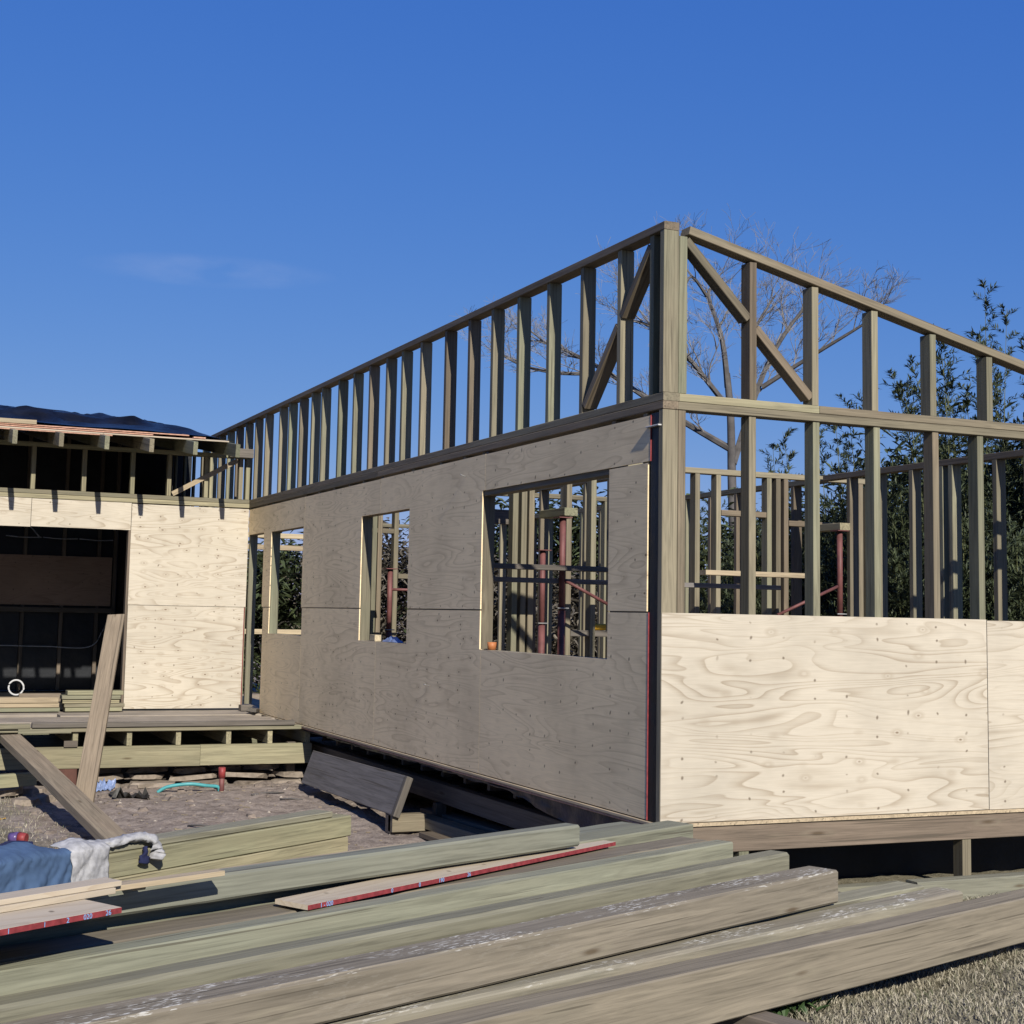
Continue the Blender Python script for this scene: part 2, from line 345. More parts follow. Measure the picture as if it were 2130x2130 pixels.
def tube(name, parent, pts, r, mat, sides=8, smooth=True, **kw):
    V = []; Fc = []; pts = [Vector(p) for p in pts]; rs = r if isinstance(r, (list, tuple)) else [r]*len(pts)
    for i, p in enumerate(pts):
        d = (pts[min(i+1, len(pts)-1)] - pts[max(i-1, 0)]).normalized()
        u = d.cross(Vector((0, 0, 1)) if abs(d.z) < 0.9 else Vector((1, 0, 0))).normalized(); v = d.cross(u)
        for k in range(sides):
            a = 2*math.pi*k/sides; V.append(tuple(p + (u*math.cos(a)+v*math.sin(a))*rs[i]))
    for i in range(len(pts)-1):
        for k in range(sides): Fc.append((i*sides+k, i*sides+(k+1) % sides, (i+1)*sides+(k+1) % sides, (i+1)*sides+k))
    Fc.append(tuple(range(sides))[::-1]); Fc.append(tuple((len(pts)-1)*sides+k for k in range(sides)))
    o = mesh_obj(name, V, Fc, mat, parent, None, False)
    if smooth:
        for p in o.data.polygons: p.use_smooth = len(p.vertices) == 4
    return tag(o, kw.get('label'), kw.get('cat'), kw.get('group'))
def smooth_path(pts, n=8):
    pts = [Vector(p) for p in pts]; out = []
    for i in range(len(pts)-1):
        p0 = pts[max(i-1, 0)]; p1 = pts[i]; p2 = pts[i+1]; p3 = pts[min(i+2, len(pts)-1)]
        for k in range(n):
            t = k/n; out.append(0.5*((2*p1)+(p2-p0)*t+(2*p0-5*p1+4*p2-p3)*t*t+(3*p1-p0-3*p2+p3)*t**3))
    return out+[pts[-1]]

# ------------------------------------------------------------------ ground
def gz(x, y):
    z = -0.5
    k = min(max((y-0.5)/2.5, 0), 1); k = k*k*(3-2*k); z -= 0.1*k
    if -8 < x < 8 and -5 < y < 11:
        z += 0.035*noise.noise(Vector((x*1.1, y*1.1, 0.2))) + 0.026*noise.noise(Vector((x*4, y*4, 3.2))) + 0.014*noise.noise(Vector((x*11, y*11, 5.2)))
    return z
def axis(lo, hi, step, far):
    a = [lo+i*step for i in range(int((hi-lo)/step)+1)]; b = a[0]; c = a[-1]; g = step; L = []; H = []
    while b > -far: g *= 1.5; b -= g; L.append(b)
    g = step
    while c < far: g *= 1.5; c += g; H.append(c)
    return L[::-1]+a+H
xs = axis(-4.6, 4.0, 0.07, 2500); ys = axis(-3.6, 8.2, 0.07, 2500)
V = [(x, y, gz(x, y)) for y in ys for x in xs]; nx = len(xs)
Fc = [(j*nx+i, j*nx+i+1, (j+1)*nx+i+1, (j+1)*nx+i) for j in range(len(ys)-1) for i in range(nx-1)]
g = mesh_obj('ground', V, Fc, 'ground', smooth=True); g['kind'] = 'structure'

# ------------------------------------------------------------------ the open timber frame (right wing)
H = thing('timber_house_frame', 'unroofed timber house frame with plywood lower walls on the right', 'house frame', (0, 0, -0.5))
D = 0.095; F0 = 0.014                                       # stud depth, frame set back behind the sheeting
ZM = 2.535; ZT = 3.58; XR = 3.9; YB = 12.95
# front wall (faces the camera side, y = 0)
bx('corner_post', H, 0.002, 0.106, 0.002, 0.052, 0.004, 2.432, 'stud'); bx('corner_post', H, 0.109, 0.160, 0.002, 0.098, 0.004, 2.432, 'studb')
bx('corner_post', H, 0.002, 0.106, 0.002, 0.052, ZM+0.002, 3.528, 'stud'); bx('corner_post', H, 0.109, 0.166, 0.004, 0.098, ZM+0.002, 3.50, 'stud')
for x in (0.617, 1.090, 1.557, 2.028, 2.400, 2.88, 3.36): bx('stud', H, x, x+0.050, F0, F0+D, 0.056, 2.434, random.choice(['stud', 'stud', 'studb']))
def rake(x): return 3.612-0.2305*x
for x in (0.617, 1.079, 1.541, 2.010, 2.482, 2.96, 3.43):
    bx('stud', H, x, x+0.050, F0-0.006, F0+D, ZM+0.002, rake(x+0.025)-0.066, 'studb' if x < 1 else 'stud')
bar('raked_top_plate', H, (0.178, 0.052, rake(0.178)-0.027), (XR, 0.052, rake(XR)-0.027), 0.104, 0.052, 'studb')
bx('bottom_plate', H, 0.164, XR, F0, F0+D, 0.004, 0.054, 'stud')
bx('middle_plate', H, 0.108, XR, F0-0.012, F0+D, 2.436, 2.484, 'stud'); bx('middle_plate', H, 0.118, 1.13, F0-0.010, F0+D, 2.486, ZM, 'yellow'); bx('middle_plate', H, 1.132, XR, F0-0.012, F0+D, 2.486, ZM, 'studb')
def brace_x(x0, x1):
    z = lambda x: 3.487-(x-0.165)*0.99
    bar('brace', H, (x0, F0+0.045, z(x0)), (x1, F0+0.045, z(x1)), 0.092, 0.052, 'studb')
brace_x(0.168, 0.615); brace_x(0.669, 1.077)
sheet('plywood_sheet', H, rect(0.004, 2.440, 0.004, 1.222), 'Y', 0.0, 0.012, 'ply'); sheet('plywood_sheet', H, rect(2.446, XR, 0.002, 1.216), 'Y', 0.0, 0.012, 'ply')
# side wall (x = 0, runs away from the camera)
up = [0.150, 0.614, 1.139, 1.661, 2.169, 2.652, 3.114, 3.622, 4.199, 4.677, 5.094, 5.58, 6.068, 6.557, 7.141, 7.514, 7.975, 8.413, 8.817, 9.458, 9.943, 10.43, 10.93, 11.42, 11.92, 12.42, 12.92]
for y in up:
    y0 = y-0.05 if y > 0.2 else y
    bx('stud', H, F0, F0+D, y0, y0+0.05, ZM+0.002, 3.528, random.choice(['stud', 'stud', 'stud', 'studb']))
bx('top_plate', H, 0.0, 0.104, 0.0, YB, 3.530, ZT, 'studb')
bx('middle_plate', H, 0.0, 0.106, 0.0, 5.2, 2.436, 2.484, 'studb'); bx('middle_plate', H, 0.0, 0.104, 5.203, YB, 2.436, 2.484, 'studb'); bx('middle_plate', H, 0.002, 0.116, 0.0, 3.0, 2.486, ZM, 'studb'); bx('middle_plate', H, 0.002, 0.106, 3.003, YB, 2.486, ZM, 'studb')
def brace_y(y0, y1):
    z = lambda y: 3.470-(y-0.2)*1.02
    bar('brace', H, (F0+0.045, y0, z(y0)), (F0+0.045, y1, z(y1)), 0.092, 0.052, 'studb', (1, 0, 0))
brace_y(0.203, 0.562); brace_y(0.617, 1.07)
wins = [(0.67, 2.72), (4.33, 5.63), (7.61, 8.93), (9.27, 9.98)]
lowst = [0.215, 0.618, 2.722, 3.11, 3.62, 4.278, 5.632, 6.07, 6.56, 7.10, 7.558, 8.932, 9.215, 9.985]
for y in lowst: bx('stud', H, F0, F0+D, y, y+0.05, 0.056, 2.434, random.choice(['stud', 'stud', 'studb']))
for a, b in wins[:3]:
    bx('window_sill_plate', H, F0, F0+D, a+0.002, b-0.002, 0.875, 0.925, 'stud'); bx('window_header', H, F0, F0+D, a+0.002, b-0.002, 2.093, 2.143, 'studb')
bx('window_header', H, F0, F0+D, 9.272, 9.978, 2.10, 2.15, 'studb')
bx('bottom_plate', H, F0, F0+D, 0.11, 9.2, 0.004, 0.054, 'stud')
def inset(poly, d):
    out = []; n = len(poly)
    for i in range(n):
        p = poly[i]; a = poly[i-1]; b = poly[(i+1) % n]; v = Vector((0, 0))
        for q, r in ((a, p), (p, b)):
            e = Vector((r[0]-q[0], r[1]-q[1])).normalized(); v += Vector((-e.y, e.x))
        out.append((p[0], p[1]+v.y*d))
    return out
def ysheet(poly): return sheet('plywood_sheet', H, inset(poly, 0.0025), 'X', 0.0, 0.011, 'plyu')
for a, b in ((0.17, 0.66), (2.73, 4.32), (5.64, 7.55)): bx('joint_paper', H, 0.0122, 0.0136, a, b, 1.17, 1.27, 'paper', 0.0002)
for y, z0, z1 in ((2.692, 0.03, 0.92), (2.67, 2.15, 2.43), (5.132, 0.03, 0.86), (5.102, 2.15, 2.43), (7.574, 0.03, 2.43)): bx('joint_paper', H, 0.0122, 0.0136, y-0.03, y+0.03, z0, z1, 'paper', 0.0002)
a1 = ysheet([(0.160, 0.004), (2.690, 0.004), (2.690, 0.928), (0.67, 0.928), (0.67, 1.222), (0.160, 1.222)])
ysheet([(0.175, 1.226), (0.668, 1.226), (0.668, 2.126), (0.175, 2.126)])
a3 = ysheet([(0.150, 2.130), (2.668, 2.130), (2.668, 2.412), (0.150, 2.412)])
ysheet([(2.694, 0.004), (5.130, 0.004), (5.130, 0.928), (4.33, 0.928), (4.33, 1.222), (2.722, 1.222), (2.722, 0.930), (2.694, 0.930)])
ysheet([(2.722, 1.227), (4.328, 1.227), (4.328, 2.090), (5.10, 2.090), (5.10, 2.414), (2.672, 2.414), (2.672, 2.132), (2.722, 2.132)])
ysheet([(5.134, 0.004), (7.572, 0.004), (7.572, 1.222), (5.63, 1.222), (5.63, 0.928), (5.134, 0.928)])
ysheet([(5.632, 1.227), (7.572, 1.227), (7.572, 2.412), (5.104, 2.412), (5.104, 2.092), (5.632, 2.092)])
ysheet([(7.577, 0.004), (9.20, 0.004), (9.20, 1.222), (8.932, 1.222), (8.932, 0.928), (7.577, 0.928)])
ysheet([(7.577, 1.226), (7.609, 1.226), (7.609, 2.092), (8.932, 2.092), (8.932, 1.226), (9.27, 1.226), (9.27, 2.10), (10.015, 2.10), (10.015, 2.413), (7.577, 2.413)])
for z0, z1, y in ((0.004, 1.222, 0.156), (2.132, 2.412, 0.146)):
    e = bx('painted_edge', H, -0.002, 0.013, y-0.003, y+0.001, z0, z1, 'redpaint'); e['label'] = 'red painted edge of a plywood sheet'
bx('building_paper_and_shade', H, 0.006, 0.0125, 0.054, 0.150, 0.004, 2.42, 'paper', 0.001)
bx('tie_rod', H, -0.02, 0.006, 0.02, 0.175, 2.335, 2.343, 'white')
for y, z in ((3.75, 0.60), (3.06, 2.27)):
    a = Vector((0.001, y, z)); tube('nail', H, [a, a+Vector((-0.05, -0.005, 0.012))], 0.0022, 'steel', 5)
    tube('nail_head', H, [a+Vector((-0.049, -0.005, 0.012)), a+Vector((-0.052, -0.005, 0.012))], 0.006, 'steel', 6)
# floor, joists and bearers under the frame
bx('floor_sheet', H, -0.012, XR, -0.014, YB, -0.020, -0.001, 'palepine')
bx('rim_beam', H, 0.0, XR, 0.0, 0.045, -0.178, -0.022, 'rim')
bx('rim_strip', H, -0.006, 0.012, 0.05, 9.9, -0.036, -0.022, 'redply')
for k in range(20):
    y = 0.25+k*0.5
    bx('floor_joist', H, 0.34, XR-0.05, y, y+0.05, -0.20, -0.024, 'oldgrey')
for x in (0.27, 1.9, 3.6): bx('bearer', H, x, x+0.09, 0.06 if x < 1 else 0.62, 10.0, -0.40, -0.24, 'oldgrey')
bx('shade_skirt', H, 0.75, XR, 0.55, 0.556, -0.62, -0.19, 'paper', 0.001)  # added black sheet standing in for the shade under the floor
for (x, y) in ((0.545, 0.005), (2.225, 0.005), (3.7, 0.005), (0.225, 1.9), (0.225, 4.1), (0.225, 6.4), (0.225, 8.8), (1.9, 2.6), (1.9, 5.5), (3.6, 2.6), (3.6, 5.5)):
    top = -0.18 if y < 0.1 else -0.402
    bx('pile', H, x, x+(0.07 if y < 0.1 else 0.09), y, y+0.09, -0.75, top, 'stud' if y < 0.1 else 'oldgrey')
# plastic sheet hanging below the side wall
V = []; Fc = []; N = 120
for i in range(N+1):
    y = 0.02+i*(9.0/N); drop = 0.03+0.022*noise.noise(Vector((y*2.3, 1, 0)))+0.014*noise.noise(Vector((y*9, 4, 0)))
    if y < 2.3: drop += 0.10*math.sin(math.pi*min(1, y/2.3))**1.5
    for k in range(5):
        f = k/4; V.append((0.035+0.02*noise.noise(Vector((y*6, f*2, 9))), y, -0.037-drop*f))
for i in range(N):
    for k in range(4): Fc.append((i*5+k, (i+1)*5+k, (i+1)*5+k+1, i*5+k+1))
mesh_obj('hanging_plastic', V, Fc, 'plastic', H, smooth=True)
# partitions and outer walls inside
def xwall(y, x0, x1, studs, top=ZM, mat='stud', plate=True):
    if plate: bx('top_plate', H, x0, x1, y, y+D, top-0.05, top, mat)
    for x in studs: bx('stud', H, x, x+0.05, y, y+D, 0.02, top-0.052, random.choice(['stud', 'studb', 'stud']))
xwall(3.65, 2.2, 4.33, [2.46, 2.68, 3.222, 3.32, 3.405, 4.245])
xwall(3.65, 0.35, 2.1, [0.68, 0.76, 0.83, 1.184, 1.42], ZM+0.01)
bx('nogging', H, 3.47, 4.24, 3.665, 3.74, 2.055, 2.105, 'studb'); bx('nogging', H, 2.74, 3.22, 3.66, 3.74, 2.12, 2.17, 'studb')
bx('stud', H, 4.34, 4.38, 3.66, 3.75, 0.02, 2.45, 'stud')
def ywall(x, y0, y1, studs, top=ZM):
    bx('top_plate', H, x, x+D, y0, y1, top-0.05, top, 'studb')
    for y in studs: bx('stud', H, x, x+D, y, y+0.05, 0.02, top-0.052, random.choice(['stud', 'studb', 'stud']))
ywall(3.80, 0.11, 3.6, [0.45, 0.9, 1.36, 1.864, 1.98, 2.352, 2.8, 3.2])
ywall(3.9, 3.8, 12.9, [4.2, 4.7, 5.2, 5.7, 6.2, 6.7, 7.2, 7.7, 8.2, 8.7, 9.2, 9.7, 10.2, 10.7, 11.2, 11.7, 12.2, 12.7])
ywall(2.1, 3.76, 6.9, [4.15, 4.6, 5.1, 5.6, 6.1, 6.6])
xwall(6.95, 0.2, 3.85, [0.36, 0.56, 0.62, 0.80, 1.3, 1.8, 2.3, 2.8, 3.3])
bx('nogging', H, 0.42, 0.80, 6.96, 7.04, 2.02, 2.07, 'studb'); bx('nogging', H, 0.86, 1.29, 6.96, 7.04, 1.55, 1.60, 'studb')
bx('top_plate', H, 0.12, 3.88, 12.8, 12.9, 2.45, 2.50, 'studb')
for x in (0.3, 1.55, 2.2, 2.9, 3.5): bx('stud', H, x, x+0.05, 12.8, 12.9, 0.02, 2.448, 'stud')
for z in (2.22, 2.05, 0.85): bx('nogging', H, 0.352, 1.548, 12.805, 12.895, z, z+0.07, 'palepine')
# beams along the house on props
bx('ceiling_beam', H, 0.92, 1.04, 3.16, 3.64, 2.010, 2.075, 'yellow'); bx('ceiling_beam', H, 0.3, 1.06, 4.40, 4.46, 2.0, 2.13, 'oldgrey')
bx('ceiling_beam', H, 3.66, 3.77, 3.16, 3.64, 2.005, 2.068, 'yellow')

# ------------------------------------------------------------------ scaffold frames and props inside
def prop(x, y, ztop, label, brace=None):
    r = thing('steel_prop', label, 'steel prop', (x, y, 0.0), 'red steel props inside the frame')
    tube('outer_tube', r, [(x, y, 0.0), (x, y, ztop*0.62)], 0.031, 'redsteel', 10)
    tube('inner_tube', r, [(x, y, ztop*0.62), (x, y, ztop)], 0.026, 'redsteel', 10)
    bx('head_plate', r, x-0.06, x+0.06, y-0.06, y+0.06, ztop, ztop+0.008, 'redsteel', 0.001)
    tube('pin', r, [(x-0.05, y-0.03, ztop*0.63), (x+0.05, y-0.03, ztop*0.63)], 0.006, 'steel', 6)
    if brace: tube('brace', r, [brace[0], brace[1]], 0.014, 'redsteel', 7)
prop(0.935, 3.22, 1.99, 'thick red steel prop seen in the big side window', ((0.96, 3.20, 1.478), (1.36, 3.20, 1.29)))
prop(1.367, 4.50, 1.78, 'thin red steel prop behind the thick one in the big window')
prop(3.70, 3.22, 1.995, 'red steel prop seen between studs of the front wall', ((3.02, 3.2, 1.235), (3.66, 3.2, 1.50)))
prop(0.50, 6.2, 1.62, 'red steel scaffold leg seen in the narrow middle window', ((0.5, 6.2, 1.42), (0.95, 6.2, 1.42)))
for (x0, x1, z, lb) in ((-0.0, 1.9, 1.575, 'scaffold plank crossing behind the big side window'), (2.05, 3.3, 1.58, 'scaffold plank crossing behind the front wall studs')):
    bx('scaffold_plank', None, x0+0.15, x1, 3.05, 3.15, z-0.02, z+0.022, 'palepine' if x0 > 1 else 'oldgrey', label=lb, cat='plank', group='scaffold planks')
bx('scaffold_rail', None, 0.2, 3.1, 3.26, 3.30, 1.455, 1.495, 'darkboard', label='dark lower scaffold rail running behind the frame', cat='rail')
# sill clutter
tube('orange_cup', None, [(0.05, 2.60, 0.927), (0.05, 2.60, 0.985)], [0.032, 0.036], 'orange', 12, label='small orange cup on the sill of the big window', cat='cup')
bx('yellow_box', None, 1.45, 1.58, 3.66, 3.73, 1.075, 1.13, 'yellowp', 0.012, label='yellow tool case resting inside behind the big window', cat='tool case')
bx('inner_rail', None, 1.24, 1.9, 3.66, 3.74, 1.02, 1.072, 'oldgrey', label='dusty rail under the yellow tool case', cat='rail')
bx('pale_block', None, 0.02, 0.09, 5.22, 5.36, 0.927, 0.985, 'palepine', label='pale timber block on the narrow window sill', cat='block')
V = []; Fc = []
for j in range(9):
    for i in range(17):
        u = i/16; v = j/8; h = 0.055*math.sin(math.pi*u)**0.5*math.sin(math.pi*v)**0.5*(0.7+0.6*noise.noise(Vector((u*6, v*3, 1))))
        V.append((0.02+0.07*v, 4.62+0.42*u, 0.929+max(h, 0)))
for j in range(8):
    for i in range(16): Fc.append((j*17+i, j*17+i+1, (j+1)*17+i+1, (j+1)*17+i))
tag(mesh_obj('plastic_bag', V, Fc, 'bluebag', smooth=True), 'crumpled blue plastic bag on the narrow window sill', 'bag')

# ------------------------------------------------------------------ roofed wing on the left
W = thing('roofed_wing', 'roofed timber wing with pale plywood wall and dark doorway on the left', 'house wing', (-2.0, 10.03, -0.5))
YW = 10.03
s1 = sheet('plywood_sheet', W, rect(-1.415, -0.022, 0.004, 1.218), 'Y', YW, 0.012, 'ply'); sheet('plywood_sheet', W, rect(-1.418, -0.002, 1.223, 2.42), 'Y', YW, 0.012, 'ply')
sheet('plywood_sheet', W, rect(-2.563, -1.424, 2.105, 2.428), 'Y', YW, 0.012, 'ply'); sheet('plywood_sheet', W, rect(-4.9, -2.568, 2.098, 2.430), 'Y', YW, 0.012, 'ply')
bx('painted_edge', W, -0.021, -0.012, YW-0.002, YW+0.012, 0.004, 1.218, 'redpaint')['label'] = 'red painted edge of the lower plywood sheet'
bx('door_jamb', W, -1.448, -1.419, YW-0.004, YW+0.11, 0.0, 2.104, 'rim')
bx('stud', W, -0.010, 0.0, YW+0.002, YW+0.1, 0.004, 2.42, 'stud')
bx('plate', W, -4.9, -0.002, YW-0.004, YW+0.1, 2.433, 2.482, 'yellow'); bx('plate', W, -4.9, -0.002, YW, YW+0.1, 2.485, ZM, 'stud')
for x in (-3.65, -3.12, -2.588, -2.012, -1.45, -1.015, -0.567, -0.142, -0.055):
    bx('stud', W, x, x+0.05, YW+0.003, YW+0.098, ZM+0.002, 3.038, random.choice(['stud', 'yellow']))
bx('plate', W, -4.9, -0.006, YW, YW+0.1, 3.04, 3.088, 'yellow')
bar('brace', W, (-0.95, YW-0.004, 2.56), (-0.17, YW-0.004, 3.01), 0.02, 0.06, 'palepine')
for x in (-4.82, -4.33, -3.84, -3.35, -2.86, -2.372, -1.881, -1.388, -0.894, -0.405):
    z0 = 2.934; zf = lambda y: z0+0.142*(y-8.93)+0.076
    bar('rafter', W, (x-0.025, 8.93, zf(8.93)), (x-0.025, 14.2, zf(14.2)), 0.05, 0.15, 'stud', (1, 0, 0))
def roof(y): return 2.934+0.142*(y-8.93)+0.153
bar('roof_sheet', W, (-4.95, 11.75, roof(11.75)+0.010), (-0.44, 11.75, roof(11.75)+0.010), 4.85, 0.016, 'plys', (0, 1, 0.142))
for k, (x1, dy, dz) in enumerate(((-1.79, 0.0, 0.004), (-0.72, 0.03, 0.026), (-1.32, 0.06, 0.049), (-0.9, 0.08, 0.072))):
    bar('roof_board', W, (-4.95, 9.5+dy, roof(9.4)+dz+0.004), (x1, 9.5+dy, roof(9.4)+dz+0.004), 0.34, 0.013, 'redply', (0, 1, 0.142))
bx('roof_batten', W, -4.0, -2.62, 9.40, 9.46, 3.215, 3.265, 'palepine'); bx('roof_batten', W, -0.86, -0.72, 9.34, 9.42, 3.17, 3.19, 'redply')
bx('gable_board', W, -0.30, -0.01, 9.86, 9.90, 3.035, 3.145, 'oldgrey')
# dark room: paper-lined walls, studs, a plywood panel, floor
bx('building_paper_and_shade', W, -4.9, -0.88, 14.02, 14.04, 0.0, 3.72, 'paper', 0.001); bx('building_paper_and_shade', W, -4.92, -4.9, YW+0.12, 14.0, 0.0, 3.24, 'paper', 0.001); sheet('building_paper_and_shade', W, [(YW+0.12, 0.0), (14.0, 0.0), (14.0, 3.76), (YW+0.12, 3.22)], 'X', -0.93, 0.006, 'paper')
bx('building_paper_and_shade', W, -0.90, -0.24, 12.4, 12.41, 0.0, 3.38, 'paper', 0.001); bx('plate', W, -0.9, -0.13, 11.6, 11.69, 3.2, 3.25, 'stud')  # dark sheet added as the shaded depth between the studs
bx('floor_sheet', W, -4.9, -0.02, YW+0.02, 14.0, -0.06, -0.004, 'paper', 0.001)  # floor coloured black to cut bounced light and keep the room dark
for x in (-4.3, -3.8, -3.3, -2.8, -2.25, -1.72, -1.23, -1.0): bx('inner_stud', W, x, x+0.05, 13.92, 14.01, 0.0, 3.6, 'rim')  # same pine as the frame, browned to put room shade in its colour
sheet('inner_panel', W, rect(-3.9, -1.02, 1.20, 1.90), 'Y', 13.91, 0.012, 'plybrown')
bx('inner_rail', W, -4.8, -1.0, 13.84, 13.905, 1.10, 1.17, 'rim'); bx('inner_rail', W, -4.8, -2.3, 13.86, 13.91, 2.28, 2.33, 'rim')
for x in (-0.86, -0.76, -0.62, -0.50, -0.38, -0.27, -0.16): bx('inner_stud', W, x, x+0.03, 11.6, 11.69, 0.0, 3.198, random.choice(['stud', 'yellow']))
for k in range(3):
    tube('electric_cable', W, smooth_path([(-2.5+0.5*k, 13.88, 2.16-0.004*k), (-2.25+0.5*k, 13.87, 2.145-0.004*k), (-2.02+0.5*k, 13.88, 2.155-0.004*k)]), 0.008, 'cable', 6)
tube('electric_cable', W, smooth_path([(-2.28, 13.86, 2.55), (-2.30, 13.82, 2.42), (-2.2, 13.84, 2.32), (-2.05, 13.87, 2.16)]), 0.009, 'cable', 6)
tube('cable_box', W, [(-2.30, 13.80, 2.37), (-2.30, 13.86, 2.37)], 0.04, 'cable', 10)
tube('electric_cable', W, smooth_path([(-3.5, 13.88, 0.63), (-2.6, 13.87, 0.63), (-1.9, 13.88, 0.62), (-1.3, 13.87, 0.62), (-1.12, 13.86, 0.85), (-1.02, 13.86, 1.1)]), 0.008, 'cable', 6)
# tarp folded over the roof
V = []; Fc = []; NX = 110; NY = 44
for j in range(NY+1):
    for i in range(NX+1):
        u = i/NX; v = j/NY; x = -4.95+4.62*u; y = 9.50+4.5*v
        rise = 0.01+0.17*max(0, 1-u)**0.75*min(1, v*2.2)+0.05*min(1, v*5)*math.sin(math.pi*min(1, u*1.0))
        fold = 0.035*noise.noise(Vector((x*0.5+v*2.5, y*1.1, 2)))+0.075*max(0, 1-3.2*abs(noise.noise(Vector((x*0.45+y*0.55, y*1.5-x*0.25, 5)))))**1.5+0.05*max(0, 1-4*abs(noise.noise(Vector((x*0.9, y*2.1+x*0.5, 11)))))+0.012*noise.noise(Vector((x*5, y*6, 8)))
        edge = min(1, 0.1+v*7)*min(1, 0.15+(1-u)*8)
        sag = -0.05*max(0, u-0.93)/0.07
        V.append((x, y+0.07*noise.noise(Vector((x*1.7, 3, v))), roof(y)-0.03*(y-9.5)*0.6+0.09*(1-0.4*u)+(rise*0.6+fold)*edge+sag))
for j in range(NY):
    for i in range(NX): Fc.append((j*(NX+1)+i, j*(NX+1)+i+1, (j+1)*(NX+1)+i+1, (j+1)*(NX+1)+i))
tag(mesh_obj('roof_tarp', V, Fc, 'tarp', smooth=True), 'wrinkled black plastic tarp spread over the left roof', 'tarp')
# things in the doorway
def ring(name, c, R, r, mat, axis_y=0.35, **kw):
    pts = [Vector((c[0]+R*math.cos(a), c[1]+R*axis_y*math.sin(a), c[2]+R*math.sin(a))) for a in [2*math.pi*k/24 for k in range(25)]]
    return tube(name, None, pts, r, mat, 7, **kw)
ring('white_hoop', (-2.48, 11.6, 0.17), 0.09, 0.012, 'cable', label='white plastic hoop standing on the floor of the dark doorway', cat='hoop')
bx('floor_offcut', None, -2.45, -1.95, 11.5, 11.6, 0.0, 0.10, 'rim', label='dark low timber offcut beside the white hoop', cat='timber offcut')
yb = 9.62
stk = [(-2.13, -1.50, 0.005, 0.048), (-2.14, -1.47, 0.052, 0.092), (-2.16, -1.53, 0.095, 0.138), (-2.17, -1.52, 0.141, 0.184), (-2.11, -1.49, 0.188, 0.236)]
nm = ['bottom', 'second lowest', 'middle', 'second highest', 'topmost']
for k, (x0, x1, z0, z1) in enumerate(stk):
    bx('stacked_board', None, x0, x1, yb+0.01*((k*7) % 3), yb+0.2, z0, z1, ['yellow', 'stud'][k % 2], 0.005, label='%s short board of the stack at the doorway' % nm[k], cat='board', group='short boards stacked at the doorway')
for k, (x1, z0, z1) in enumerate(((-2.19, 0.005, 0.05), (-2.20, 0.054, 0.10), (-2.21, 0.104, 0.165))):
    bx('doorway_board', None, -4.2, x1, yb-0.01*k, yb+0.16, z0, z1, ['stud', 'palepine', 'palepine'][k], 0.004, label='%s of three long boards across the doorway at left' % ['lowest', 'middle', 'upper'][k], cat='board', group='long boards across the doorway')

# ------------------------------------------------------------------ deck frame in front of the roofed wing
K = thing('deck_frame', 'raised timber deck frame with bearer and joist ends below the doorway', 'deck', (-1.4, 7.5, -0.6))
bx('bearer', K, -4.9, -1.06, 7.43, 7.50, -0.398, -0.190, 'yellow'); bx('bearer', K, -1.057, 0.115, 7.432, 7.50, -0.395, -0.188, 'yellow')
for x in (-4.3, -3.8, -3.33, -2.85, -2.325, -1.80, -1.31, -0.795, -0.36, 0.045): bx('joist', K, x, x+0.05, 7.44, 9.98, -0.186, -0.045, 'yellow')
bx('bearer', K, -4.9, 0.1, 9.4, 9.48, -0.40, -0.19, 'stud')
y = 7.40; k = 0
for wd in (0.15, 0.30, 0.30, 0.32, 0.30, 0.28, 0.30, 0.30, 0.28):
    x1 = -0.012; x0 = -4.9
    if k == 6: x0 = -2.25
    bx('deck_board', K, x0, x1-0.06*(k % 2), y+0.004, y+wd-0.004, -0.042, 0.0-0.006*(k % 3), 'floor' if k else 'stud', 0.006); y += wd; k += 1
bx('deck_edge_board', K, -2.72, -0.09, 7.385, 7.475, 0.002, 0.052, 'oldgrey', 0.006); bx('deck_edge_board', K, -4.9, -2.74, 7.37, 7.46, -0.005, 0.045, 'stud', 0.006)
bx('packer', K, -2.85, -2.35, 7.375, 7.43, -0.05, -0.005, 'stud'); bx('packer', K, -2.41, -2.28, 7.41, 7.428, -0.188, -0.125, 'oldgrey')
bx('post', K, -2.45, -2.27, 7.42, 7.52, -0.85, -0.40, 'brownpost', 0.006)
for z in (-0.47, -0.57): tube('bolt', K, [(-2.39, 7.418, z), (-2.39, 7.408, z)], 0.012, 'steel', 7)
bx('post', K, -0.1, -0.01, 7.60, 7.69, -0.85, -0.19, 'oldgrey'); bx('post', K, -4.2, -4.1, 7.42, 7.52, -0.85, -0.40, 'brownpost')
bx('offcut_block', None, -0.13, 0.005, 9.55, 9.68, 0.0, 0.07, 'oldgrey', label='grey offcut lying at the inner corner of the deck', cat='timber offcut')
bar('offcut_block', None, (0.02-0.16, 9.0, 0.05), (0.0, 9.35, 0.03), 0.1, 0.04, 'oldgrey', label='tilted grey offcut near the doorway corner on the deck', cat='timber offcut')

